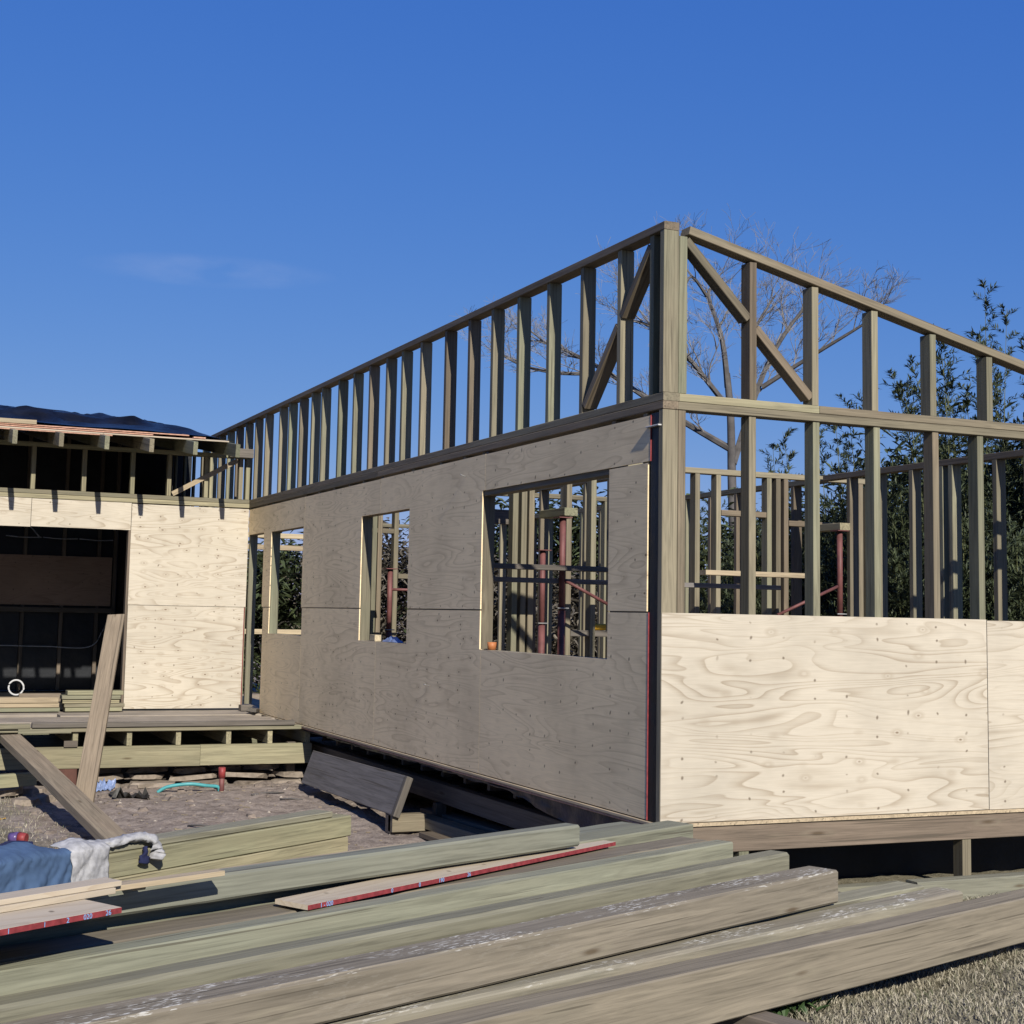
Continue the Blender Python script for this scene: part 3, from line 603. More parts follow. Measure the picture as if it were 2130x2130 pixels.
# broken slabs heaped under the deck edge
rs = random.Random(21)
def slab(c, sx, sy, th, rot, i):
    n = 9; V = []; Fc = []
    for z, k in ((-th/2, 1.0), (th/2, 0.94)):
        for q in range(n):
            a = 2*math.pi*q/n; rr = 0.72+0.34*rs.random(); V.append((sx*k*rr*math.cos(a), sy*k*rr*math.sin(a), z+rs.uniform(-.006, .006)))
    for q in range(n): Fc.append((q, (q+1) % n, n+(q+1) % n, n+q))
    Fc.append(tuple(range(n))[::-1]); Fc.append(tuple(range(n, 2*n)))
    m = Matrix.Translation(Vector(c)) @ Matrix.Rotation(rot, 4, 'Z') @ Matrix.Rotation(rs.uniform(-.10, .10), 4, 'X') @ Matrix.Rotation(rs.uniform(-.08, .08), 4, 'Y')
    tag(mesh_obj('broken_stone', V, Fc, 'slab', None, m), 'broken flat stone heaped below the deck bearer', 'stone', 'broken stones under the deck')
i = 0
for row, (yy, zz) in enumerate(((7.50, -0.585), (7.66, -0.525), (7.82, -0.465), (7.96, -0.41))):
    x = -2.15-0.1*row
    while x < -0.05-0.10*row:
        w = rs.uniform(0.16, 0.30); slab((x+w, yy+rs.uniform(-.05, .05), zz+rs.uniform(-.012, .012)), w, rs.uniform(.12, .18), 0.045, rs.uniform(-.3, .3), i); x += 2*w*0.96; i += 1
for c in ((-2.7, 7.2, -0.57), (-2.95, 7.05, -0.55), (-3.1, 7.4, -0.5), (-2.62, 6.75, -0.585), (-2.85, 6.5, -0.585)): slab(c, 0.16, 0.13, 0.06, 0.4, i); i += 1

# ------------------------------------------------------------------ leaning planks, old board, standpipe
bar('leaning_plank', None, (-2.43, 5.86, -0.63), (-1.847, 8.12, 1.10), 0.175, 0.045, 'tan', (0.92, -0.38, 0), 0.004, 8, 0.004, 3, label='tall yellow plank leaning upright against the deck edge', cat='plank')
bar('leaning_plank', None, (-2.46, 3.30, -0.56), (-2.92, 7.34, -0.085), 0.19, 0.075, 'tan', (1, 0, 0.0), 0.004, 8, 0.004, 4, label='heavy grey plank sloping from the ground up to the deck', cat='plank')
bar('green_plank', None, (-3.9, 6.6, -0.45), (-2.72, 6.95, -0.43), 0.09, 0.12, 'yellow', (0, 1, 0), label='short green plank end at the left edge below the deck', cat='plank')
BL = Vector((-0.20, 6.62, -0.50)); BR = Vector((-0.20, 3.92, -0.50)); TL = Vector((-0.09, 6.62, -0.20)); TR = Vector((-0.09, 3.92, -0.13))
ax = ((BL+TL)/2, (BR+TR)/2); updir = (TL-BL)
bar('old_board', None, ax[0], ax[1], 0.335, 0.05, 'darkboard', tuple(updir), 0.004, 6, 0.003, 9, label='dark grey weathered board propped against the side wall base', cat='board')
ob = bpy.data.objects['old_board']; ec = bpy.data.objects.new('sunlit_end_strip', bar_mesh(0.335, 0.062, 0.058, 0.003, 'oldgrey')); link(ec, ob); ec.rotation_euler = (0, 0, math.pi/2); ec.location = (1.33, 0, 0)  # strip added to show the board's sunlit end face
bx('board_prop', None, -0.22, -0.05, 4.0, 4.12, -0.62, -0.47, 'oldgrey', label='timber block under the right end of the dark board', cat='block')
SP = thing('standpipe', 'short red standpipe with a darker cap in the earth', 'standpipe', (-0.93, 6.99, -0.62))
tube('pipe', SP, [(-0.93, 6.99, -0.66), (-0.932, 6.985, -0.44)], 0.027, 'redsteel', 10); tube('cap', SP, [(-0.932, 6.985, -0.47), (-0.934, 6.98, -0.37)], [0.036, 0.035], 'redpipe', 10)
tube('teal_hose', None, smooth_path([(-1.55, 7.05, -0.605), (-1.45, 7.03, -0.55), (-1.25, 6.99, -0.525), (-1.08, 6.98, -0.545), (-0.97, 6.99, -0.56), (-0.95, 7.0, -0.60)]), 0.017, 'hose', 8, label='teal garden hose arching to the red standpipe', cat='hose')
# boards lying below the side wall
bx('ground_offcut', None, -0.22, 0.08, 3.95, 4.05, -0.60, -0.46, 'studb', label='upright brown offcut in front of the dark board end', cat='timber offcut')
bar('ground_board', None, (0.33, 4.55, -0.53), (0.42, 2.7, -0.51), 0.16, 0.07, 'oldgrey', (1, 0, 0), label='long grey board on the earth farthest under the side wall', cat='board', group='boards on the earth')
bar('ground_board', None, (0.12, 4.25, -0.54), (0.20, 2.6, -0.53), 0.14, 0.09, 'studb', (1, 0, 0), label='brown board on the earth nearest the lumber pile', cat='board', group='boards on the earth')
bar('ground_board', None, (-0.06, 3.6, -0.57), (0.02, 2.2, -0.57), 0.12, 0.04, 'studb', (1, 0, 0), label='thin brown board on the earth beside the lumber pile end', cat='board', group='boards on the earth')

# ------------------------------------------------------------------ the lumber pile in front
TH = math.radians(20); Sd = Vector((math.cos(TH), math.sin(TH), 0)); Nd = Vector((-math.sin(TH), math.cos(TH), 0))
def sn(s, n, z): return Sd*s+Nd*n+Vector((0, 0, z))
GP = 'timbers of the lumber pile'
def beam(name, A, B, w, z0, z1, mat, label, cat='timber', ch=0.006, wob=0.004, seed=1, group=GP):
    a = sn(A[0], A[1]+w/2, (z0+z1)/2); b = sn(B[0], B[1]+w/2, (z0+z1)/2)
    return bar(name, None, a, b, w, z1-z0, mat, tuple(Nd), ch, 28, wob, seed, label, cat, group)
for s, lb in ((0.85, 'low bearer under the right end of the lumber pile'), (-1.62, 'low bearer under the middle of the lumber pile'), (-4.0, 'low bearer under the left of the lumber pile')):
    a = sn(s, -2.15, -0.47); b = sn(s+0.1, 0.1, -0.47); bar('pile_bearer', None, a, b, 0.12, 0.13, 'oldgrey', tuple(Sd), 0.005, label=lb, cat='bearer', group='bearers under the lumber pile')
beam('pile_timber', (-5.2, -1.765), (1.9, -2.0), 0.15, -0.400, -0.182, 'beamb', 'nearest long beam of the pile, broad tan face above the grass', seed=11)
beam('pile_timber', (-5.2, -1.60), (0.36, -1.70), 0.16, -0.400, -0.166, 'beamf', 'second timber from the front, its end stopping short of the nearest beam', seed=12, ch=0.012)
beam('pile_timber', (-5.2, -1.43), (0.30, -1.52), 0.16, -0.400, -0.160, 'beam', 'lower timber under the brown flecked beam', seed=13)
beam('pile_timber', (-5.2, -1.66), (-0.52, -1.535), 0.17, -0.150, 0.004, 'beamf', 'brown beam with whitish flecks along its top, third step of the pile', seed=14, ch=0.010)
beam('pile_timber', (-5.2, -1.475), (-0.44, -1.20), 0.12, -0.155, 0.040, 'beam', 'grey green beam just behind the flecked brown beam', seed=15, ch=0.014)
beam('pile_timber', (-5.6, -1.335), (-0.70, -1.05), 0.10, -0.05, 0.098, 'beam', 'broad green beam with rings and knots across the middle of the pile', seed=16)
for k in range(4):
    beam('pile_timber', (-5.2, -1.25+0.19*k), (-0.3-0.1*((k*3) % 4), -1.30+0.2*k), 0.18, -0.400, -0.160, 'beam' if k % 2 else 'beamb', 'buried timber in the bottom layer of the pile', seed=20+k)
for k in range(3):
    beam('pile_timber', (-5.2, -1.17+0.19*k), (-0.75-0.08*((k*2) % 3), -0.94+0.17*k), 0.16, -0.155, 0.035, 'beamb' if k % 2 else 'beam', 'buried timber in the middle layer of the pile', seed=30+k)
beam('pile_timber', (-5.4, -1.15), (-0.74, -0.93), 0.17, 0.02, 0.088, 'beamb', 'thin brown board topping the broad green beam', seed=40)
beam('pile_timber', (-5.2, -0.92), (-0.57, -0.70), 0.17, 0.04, 0.130, 'beam', 'green board behind the thin brown board at the pile top', seed=41)
beam('pile_timber', (-3.6, -0.68), (-0.72, -0.50), 0.16, 0.04, 0.118, 'beamg', 'pale board farthest back at the right top of the pile', seed=42)
beam('pile_timber', (-5.2, -1.005), (-1.60, -0.855), 0.095, 0.134, 0.232, 'beamg', 'pale blue grey beam lying highest on the pile', seed=43, ch=0.01)
beam('pile_timber', (-5.2, -0.80), (-2.42, -0.66), 0.09, 0.116, 0.184, 'palepine', 'pale yellow batten just behind the blue grey beam', seed=44)
# second pile behind
P0 = Vector((-3.95, 0.20, 0)); pd = Vector((math.cos(math.radians(33)), math.sin(math.radians(33)), 0)); pn = Vector((-pd.y, pd.x, 0))
for (z0, z1, L, off, mt, lb, sd) in ((-0.47, -0.30, 3.22, 0.0, 'yellow', 'lower yellow green beam of the rear pile', 51), (-0.298, -0.165, 3.25, 0.004, 'yellow', 'upper yellow green beam of the rear pile', 52), (-0.163, -0.125, 3.08, 0.02, 'beam', 'thin board on top of the rear pile', 53)):
    a = P0+pn*(0.08+off)+Vector((0, 0, (z0+z1)/2)); bar('rear_timber', None, a, a+pd*L, 0.16, z1-z0, mt, tuple(pn), 0.006, 20, 0.004, sd, lb, 'timber', 'timbers of the rear pile')
# plywood strips on the pile
def strip(name, A, B, w, z0, z1, mat, label, red=None):
    o = beam(name, A, B, w, z0, z1, mat, label, 'plywood strip', 0.001, 0.0, 1, 'plywood strips on the lumber pile')
    if red:
        a = Vector((A[0], A[1])); b = Vector((B[0], B[1])); L = (sn(*B, 0)-sn(*A, 0)).length
        e = bpy.data.objects.new('painted_edge', bar_mesh(L, 0.002, z1-z0-0.0006, 0.0002, 'redpaint')); link(e, o); e.location = (0, -w/2-0.0012, 0)
        e['label'] = 'red painted edge with blue stencilled figures'
        for txt, f, sz in red:
            cu = bpy.data.curves.new('stencil', 'FONT'); cu.body = txt; cu.size = sz; cu.extrude = 0.0002
            to = bpy.data.objects.new('tmp', cu); me = bpy.data.meshes.new_from_object(to); me.materials.append(M['bluepaint'])
            bpy.data.objects.remove(to); so = bpy.data.objects.new('stencil_text', me); link(so, o)
            so.rotation_euler = (math.pi/2, 0, 0); so.location = (-L/2+f*L, -w/2-0.0027, -sz*0.34)
    return o
strip('plywood_strip', (-3.36, -1.13), (-1.30, -0.80), 0.17, 0.1005, 0.1185, 'plys', 'plywood strip with red edge in the gap below the blue grey beam', [('1 - 020', 0.03, 0.024), ('0', 0.22, 0.024), ('0', 0.30, 0.024), ('190', 0.36, 0.024), ('26', 0.45, 0.024)])
strip('plywood_strip', (-5.3, -1.52), (-4.27, -1.345), 0.46, 0.2335, 0.2515, 'plys', 'wide pale plywood piece with red edge at the left', [('1', 0.60, 0.022), ('1', 0.72, 0.022), ('2', 0.80, 0.022), ('020', 0.86, 0.022), ('26', 0.94, 0.022)])
strip('plywood_strip', (-5.2, -1.30), (-4.15, -1.145), 0.10, 0.253, 0.272, 'plys', 'lower of two stacked plywood strips below the jacket')
strip('plywood_strip', (-5.2, -1.285), (-4.12, -1.13), 0.09, 0.273, 0.290, 'plys', 'upper of two stacked plywood strips below the jacket')
strip('plywood_strip', (-4.60, -1.14), (-3.68, -1.08), 0.055, 0.2525, 0.270, 'palepine', 'short pale strip pointing right beside the plywood stack')
bar('small_block', None, sn(-4.00, -1.05, 0.232+0.011), sn(-4.00, -0.95, 0.232+0.011), 0.05, 0.018, 'palepine', tuple(Sd), label='small pale offcut block under the short strip', cat='block')
# boards on the right beside the front wall
bx('side_board', None, 0.6, 1.63, -0.20, -0.10, -0.50, -0.385, 'beam', label='green board on the ground behind the pile end', cat='board', group='green boards beside the front wall')
bx('side_board', None, 1.66, 3.6, -0.24, -0.13, -0.50, -0.375, 'beamg', 0.006, label='long green board along the front wall at right edge', cat='board', group='green boards beside the front wall')
bx('pale_batten', None, 1.10, 2.3, -0.74, -0.70, -0.47, -0.40, 'palepine', label='thin pale batten on the grass behind the nearest beam', cat='batten')

# ------------------------------------------------------------------ jacket thrown over the rear pile
J = thing('jacket', 'blue and light grey work jacket thrown over the rear pile', 'jacket', tuple(P0+pd*0.6+Vector((0, 0, -0.3))))
def drape(name, u0, u1, topf, botf, mat, lift=0.012, seed=0, nu=36, nv=30):
    """cloth over the top and front of the rear pile: u along it, v from the back of the top to the front hem"""
    V = []; Fc = []
    for j in range(nv+1):
        for i in range(nu+1):
            u = u0+(u1-u0)*i/nu; f = i/nu; v = j/nv; t0 = topf(f); b0 = botf(f)
            d = -t0+(t0+b0)*v                      # <0 on top (metres back), >0 hanging (metres down)
            w = 0.030*abs(noise.noise(Vector((u*6+seed+d*3, d*4, seed))))+0.016*noise.noise(Vector((u*15+d*8, d*9+seed, 2)))+0.006*noise.noise(Vector((u*40, d*34, seed)))
            puff = lift+0.015*math.sin(math.pi*min(max(f, 0), 1))*max(0, 1-abs(d)*3)
            if d < 0: p = P0+pd*u+pn*(-d)+Vector((0, 0, -0.128+puff+w*0.6+min(0.03, -d*0.25)*math.sin(math.pi*f)))
            else: p = P0+pd*u-pn*(puff+0.004+0.3*d*0.25+abs(w))+Vector((0, 0, -0.123-d+puff*0.6))
            V.append(tuple(p))
    for j in range(nv):
        for i in range(nu): Fc.append((j*(nu+1)+i, j*(nu+1)+i+1, (j+1)*(nu+1)+i+1, (j+1)*(nu+1)+i))
    o = mesh_obj(name, V, Fc, mat, J, smooth=True); m = o.modifiers.new('thick', 'SOLIDIFY'); m.thickness = 0.006
    return o
def flat_tube(name, pts, rx, rz, mat, seed, sides=14):
    V = []; Fc = []
    for i, p in enumerate(pts):
        d = (pts[min(i+1, len(pts)-1)]-pts[max(i-1, 0)]).normalized(); u = d.cross(Vector((0, 0, 1))).normalized() if abs(d.z) < .97 else pn.copy(); v = u.cross(d)
        for k in range(sides):
            a_ = 2*math.pi*k/sides; q = 1+0.45*noise.noise(Vector((i*0.55+seed, math.cos(a_)*1.6, math.sin(a_)*1.6)))+0.2*noise.noise(Vector((i*1.7, k*0.9, seed)))
            V.append(tuple(p+u*math.cos(a_)*rx*q+v*math.sin(a_)*rz*q))
    for i in range(len(pts)-1):
        for k in range(sides): Fc.append((i*sides+k, i*sides+(k+1) % sides, (i+1)*sides+(k+1) % sides, (i+1)*sides+k))
    Fc.append(tuple(range(sides))[::-1]); Fc.append(tuple((len(pts)-1)*sides+k for k in range(sides)))
    return mesh_obj(name, V, Fc, mat, J, smooth=True)
def JP(u, n, z): return P0+pd*u+pn*n+Vector((0, 0, z))
drape('body', 0.36, 0.86, lambda f: 0.02+0.15*math.sin(math.pi*min(1, max(0, f*1.15-.02)))**1.2, lambda f: 0.30-0.03*math.sin(f*9), 'denim', 0.022, 3, 52, 44)
drape('panel', 0.84, 1.10, lambda f: 0.13-0.11*f, lambda f: 0.20+0.07*math.sin(f*3), 'greycloth', 0.026, 8, 30, 34)
flat_tube('sleeve', smooth_path([JP(0.90, 0.10, -0.108), JP(1.02, 0.06, -0.10), JP(1.16, 0.03, -0.108), JP(1.28, 0.035, -0.10), JP(1.38, 0.01, -0.092), JP(1.44, -0.03, -0.115), JP(1.455, -0.05, -0.17), JP(1.44, -0.055, -0.22)], 7), 0.045, 0.024, 'greycloth', 4)
flat_tube('lining', smooth_path([JP(1.385, -0.022, -0.15), JP(1.375, -0.034, -0.19), JP(1.365, -0.036, -0.235)], 6), 0.014, 0.036, 'navy', 9)
flat_tube('collar', smooth_path([JP(0.46, 0.06, -0.105), JP(0.54, 0.15, -0.07), JP(0.64, 0.19, -0.062), JP(0.74, 0.15, -0.075)], 6), 0.022, 0.014, 'navy', 2)

# ------------------------------------------------------------------ litter on the earth
CN = thing('crushed_can', 'crushed red and purple can on the dry turf', 'can', (-3.14, 4.12, -0.6))
tube('can_body', CN, [(-3.19, 4.15, -0.55), (-3.13, 4.11, -0.545)], [0.04, 0.044], 'purple', 12); tube('can_end', CN, [(-3.13, 4.11, -0.545), (-3.08, 4.08, -0.55)], [0.044, 0.04], 'redpipe', 12)
def scrap(name, c, sx, sy, mat, label, cat, seed, h=0.03):
    V = []; Fc = []; n = 10
    for j in range(n+1):
        for i in range(n+1):
            u = i/n-.5; v = j/n-.5; k = 0.8+0.4*noise.noise(Vector((u*3, v*3, seed)))
            x = c[0]+u*sx*k; y_ = c[1]+v*sy*k; V.append((x, y_, gz(x, y_)+0.006+h*abs(noise.noise(Vector((u*5, v*4, seed+2))))*1.6))
    for j in range(n):
        for i in range(n): Fc.append((j*(n+1)+i, j*(n+1)+i+1, (j+1)*(n+1)+i+1, (j+1)*(n+1)+i))
    tag(mesh_obj(name, V, Fc, mat), label, cat)
scrap('black_scrap', (-1.86, 6.72), 0.42, 0.22, 'black', 'crumpled black plastic scrap on the earth', 'scrap', 3, 0.09)
scrap('white_paper', (-1.66, 4.28), 0.26, 0.2, 'white', 'white paper scrap on the earth near the rear pile', 'paper', 5, 0.03)
scrap('crumpled_netting', (-2.03, 7.30), 0.22, 0.2, 'bluebag', 'crumpled blue white netting by the leaning plank', 'netting', 9, 0.10)
scrap('yellow_scrap', (-3.13, 5.45), 0.05, 0.09, 'yellowp', 'tiny yellow scrap on the turf at left', 'scrap', 12, 0.01)
V = []; Fc = []; rp_ = random.Random(4)
for q in range(600):
    x = rp_.uniform(-3.4, 0.2); yy = rp_.uniform(1.6, 7.4); s_ = 0.005+0.017*rp_.random()**4; z = gz(x, yy); b0 = len(V)
    pts = [(rp_.uniform(.6, 1.3), 0, 0), (0, rp_.uniform(.6, 1.3), 0), (-rp_.uniform(.6, 1.3), 0, 0), (0, -rp_.uniform(.6, 1.3), 0), (0, 0, rp_.uniform(.4, .9)), (0, 0, -.5)]
    a = rp_.uniform(0, 6.28); c_, d_ = math.cos(a), math.sin(a)
    for p in pts: V.append((x+s_*(p[0]*c_-p[1]*d_), yy+s_*(p[0]*d_+p[1]*c_), z+s_*p[2]))
    for f in ((0, 1, 4), (1, 2, 4), (2, 3, 4), (3, 0, 4), (1, 0, 5), (2, 1, 5), (3, 2, 5), (0, 3, 5)): Fc.append(tuple(b0+k for k in f))
KV = []; KF = []
for q in range(80):
    x = rp_.uniform(-3.0, 0.0); yy = 7.4-3.2*rp_.random()**2.2; s_ = 0.018+0.045*rp_.random()**2; z = gz(x, yy); b0 = len(KV)
    for (p_, q_, h_) in ((-1, -.7, -.2), (.9, -1, -.2), (1, .8, -.2), (-.8, 1, -.2), (-.6, -.5, .5), (.5, -.6, .7), (.6, .5, .5), (-.5, .6, .6)):
        KV.append((x+s_*(p_+rp_.uniform(-.25, .25)), yy+s_*(q_+rp_.uniform(-.25, .25)), z+s_*.8*(h_+rp_.uniform(-.1, .1))))
    for f in ((4, 5, 6, 7), (0, 1, 5, 4), (1, 2, 6, 5), (2, 3, 7, 6), (3, 0, 4, 7)): KF.append(tuple(b0+k for k in f))
tag(mesh_obj('earth_clods', KV, KF, 'clod'), 'clods of earth and bark scattered before the deck', 'clods', None, 'stuff')
CV = []; CF = []
for q in range(170):
    x = rp_.uniform(-3.2, 0.1); yy = rp_.uniform(2.0, 7.3); L_ = rp_.uniform(0.015, 0.07); w_ = rp_.uniform(0.004, 0.012); a = rp_.uniform(0, 3.14); z = gz(x, yy)+0.006; b0 = len(CV)
    for (p_, q_, h_) in ((-1, -1, 0), (1, -1, 0), (1, 1, 0), (-1, 1, 0), (-.9, -.8, 1), (.9, -.8, 1), (.9, .8, 1), (-.9, .8, 1)):
        CV.append((x+math.cos(a)*L_*p_*.5-math.sin(a)*w_*q_*.5, yy+math.sin(a)*L_*p_*.5+math.cos(a)*w_*q_*.5, z+0.006*h_-0.003))
    for f in ((4, 5, 6, 7), (0, 1, 5, 4), (1, 2, 6, 5), (2, 3, 7, 6), (3, 0, 4, 7)): CF.append(tuple(b0+k for k in f))
tag(mesh_obj('wood_chips', CV, CF, 'tan'), 'wood chips and splinters scattered over the earth court', 'wood chips', None, 'stuff')
tag(mesh_obj('rubble', V, Fc, 'pebble'), 'small pale stones and rubble scattered on the earth', 'rubble', None, 'stuff')
for k, (x, yy, L, a) in enumerate(((-0.75, 6.5, 0.35, 0.2), (-0.55, 6.2, 0.22, -0.5), (-0.9, 4.9, 0.4, -0.6), (-1.1, 4.6, 0.3, 0.4), (-1.75, 4.65, 0.26, -0.7))):
    z = gz(x, yy)+0.012; tube('dry_stick', None, [(x, yy, z), (x+L*math.cos(a)*.5, yy+L*math.sin(a)*.5, z+0.012), (x+L*math.cos(a), yy+L*math.sin(a), z)], 0.008, 'bark', 5, label='thin dry stick lying on the bare earth', cat='stick', group='dry sticks on the earth')

# ------------------------------------------------------------------ grass and weeds
def blades(name, n, region, label, hmin, hmax, seed, dens=None):
    r = random.Random(seed); V = []; Fc = []
    for q in range(n):
        x, yy = region(r)
        if dens and r.random() > dens(x, yy): continue
        h = r.uniform(hmin, hmax); a = r.uniform(0, 6.283); w = r.uniform(0.0016, 0.0034); ln = r.uniform(0.2, 1.1)*h; b = r.uniform(0, 6.283); z = gz(x, yy)-0.004
        dx, dy = w*math.cos(a), w*math.sin(a); lx, ly = ln*math.cos(b), ln*math.sin(b); i0 = len(V)
        V += [(x-dx, yy-dy, z), (x+dx, yy+dy, z), (x+lx*.4+dx*.8, yy+ly*.4+dy*.8, z+h*.65), (x+lx*.4-dx*.8, yy+ly*.4-dy*.8, z+h*.65), (x+lx, yy+ly, z+h*r.uniform(.75, 1.0))]
        Fc += [(i0, i0+1, i0+2, i0+3), (i0+3, i0+2, i0+4)]
    tag(mesh_obj(name, V, Fc, 'grass'), label, 'grass', None, 'stuff')
blades('dry_lawn', 85000, lambda r: (r.uniform(-1.6, 2.6), r.uniform(-3.2, 0.0)), 'short dry straw coloured lawn in front of the pile', 0.015, 0.045, 3, lambda x, yy: 0.35+0.65*(noise.noise(Vector((x*2, yy*2, 0)))*.5+.6))
blades('dry_turf', 8000, lambda r: (r.uniform(-4.2, -2.3), r.uniform(0.8, 7.0)), 'thin dry turf left of the earth court', 0.015, 0.05, 5, lambda x, yy: min(1, max(0.0, (-2.6-x)*1.6))*0.9)
WD = thing('weed_clump', 'dark green broadleaf weed at the bottom edge of the lawn', 'weed', (-0.62, -2.12, -0.5))
V = []; Fc = []; r = random.Random(8)
for q in range(60):
    a = r.uniform(0, 6.283); e = r.uniform(0.2, 1.2); L = r.uniform(0.05, 0.12); w = L*0.35; o = Vector((-0.62+r.uniform(-.14, .16), -2.12+r.uniform(-.08, .08), -0.5+r.uniform(0, .05)))
    d = Vector((math.cos(a)*math.cos(e), math.sin(a)*math.cos(e), math.sin(e))); s_ = Vector((-math.sin(a), math.cos(a), 0)); i0 = len(V)
    for p in (o, o+d*L*.5+s_*w*.5+Vector((0, 0, .01)), o+d*L, o+d*L*.5-s_*w*.5+Vector((0, 0, .01))): V.append(tuple(p))
    Fc.append((i0, i0+1, i0+2, i0+3))
mesh_obj('leaves', V, Fc, 'weed', WD)

# ------------------------------------------------------------------ trees
def add_tube(V, Fc, pts, rs_, sides):
    b = len(V)
    for i, p in enumerate(pts):
        d = (pts[min(i+1, len(pts)-1)]-pts[max(i-1, 0)]); d = d.normalized() if d.length else Vector((0, 0, 1))
        u = d.cross(Vector((0.3, 0.2, 0.93)) if abs(d.z) < .95 else Vector((1, 0, 0))).normalized(); v = d.cross(u)
        for k in range(sides):
            a = 2*math.pi*k/sides; V.append(tuple(p+(u*math.cos(a)+v*math.sin(a))*rs_[i]))
    for i in range(len(pts)-1):
        for k in range(sides): Fc.append((b+i*sides+k, b+i*sides+(k+1) % sides, b+(i+1)*sides+(k+1) % sides, b+(i+1)*sides+k))
def bare_tree(base, trunk, limbs, label, seed):
    r = random.Random(seed); T = thing('bare_tree', label, 'tree', base)
    rt = Vector((0.918, -0.397, 0)); dp = Vector((0.397, 0.918, 0)); B = Vector(base)
    def P(q): return B+rt*q[0]+Vector((0, 0, q[1]))+dp*(q[2] if len(q) > 2 else 0)
    V = []; Fc = []; tp = smooth_path([P(q) for q in trunk], 5); add_tube(V, Fc, tp, [0.115-0.05*i/len(tp) for i in range(len(tp))], 9)
    mesh_obj('trunk', V, Fc, 'bark', T, smooth=True)
    V = []; Fc = []; VL = []; FL = []
    def grow(p, d, L, rad, lev):
        n = 4 if lev < 3 else 3; pts = [p]; q = p
        for i in range(n):
            d = (d+Vector((r.uniform(-.28, .28), r.uniform(-.28, .28), r.uniform(-.14, .16)))).normalized(); q = q+d*L/n; pts.append(q)
        add_tube(V, Fc, pts, [max(rad*(1-.75*i/n), .003) for i in range(n+1)], 5 if lev < 2 else 3)
        if lev >= 4: return
        for c in range(r.choice((3, 4))):
            f = r.uniform(.25, 1.0); i = min(int(f*n), n-1); s = pts[i].lerp(pts[i+1], f*n-i)
            nd = (d+Vector((r.uniform(-1, 1), r.uniform(-1, 1), r.uniform(-.5, .7)))*.75).normalized()
            grow(s, nd, L*r.uniform(.5, .8), rad*.5, lev+1)
    for lim in limbs:
        pts = smooth_path([P(q) for q in lim[1:]], 4); r0 = lim[0]; N = len(pts)
        add_tube(VL, FL, pts, [r0*.62*(1-.8*i/N)+.006 for i in range(N)], 6)
        for i in range(2, N):
            for c in range(1):
                d = (pts[i]-pts[i-1]).normalized(); nd = (d+Vector((r.uniform(-1, 1), r.uniform(-1, 1), r.uniform(-.3, 1.0)))*.8).normalized()
                grow(pts[i], nd, r.uniform(.5, 1.0), r0*.26*(1-.5*i/N), 1)
    mesh_obj('crown', V, Fc, 'twig', T); mesh_obj('limbs', VL, FL, 'bark', T)
k_ = 30/3012.0
def Q(x, y, d=0.0): return ((x-1545)*k_, (1279-y)*k_+1.69+0.03, d)
bare_tree((12.1, 17.95, -0.5), [(0, 0), (0.02, 3), Q(1543, 990), Q(1540, 860), Q(1532, 770)],
  [(0.10, Q(1534, 800), Q(1522, 700), Q(1500, 590, .5), Q(1530, 570, .8)), (0.10, Q(1540, 850), Q(1490, 800, -.4), Q(1430, 735, -.6), Q(1365, 690, -.8), Q(1310, 670, -.5)),
   (0.12, Q(1546, 960), Q(1600, 810, .5), Q(1640, 720, .8), Q(1690, 640, 1), Q(1740, 580, 1)), (0.08, Q(1615, 790, .5), Q(1700, 735, .2), Q(1790, 680, -.3), Q(1835, 650, -.4)),
   (0.08, Q(1600, 810, .5), Q(1592, 700, 1.2), Q(1625, 630, 1.5), Q(1665, 565, 1.6)), (0.11, Q(1541, 930), Q(1420, 850, .5), Q(1290, 760, .8), Q(1200, 710, 1), Q(1140, 690, 1)),
   (0.07, Q(1290, 760, .8), Q(1190, 770, .4), Q(1110, 760, .2), Q(1060, 740, 0)), (0.06, Q(1500, 600, .5), Q(1460, 560, .2), Q(1440, 600, 0))],
  'large bare winter tree rising behind the open frame', 5)

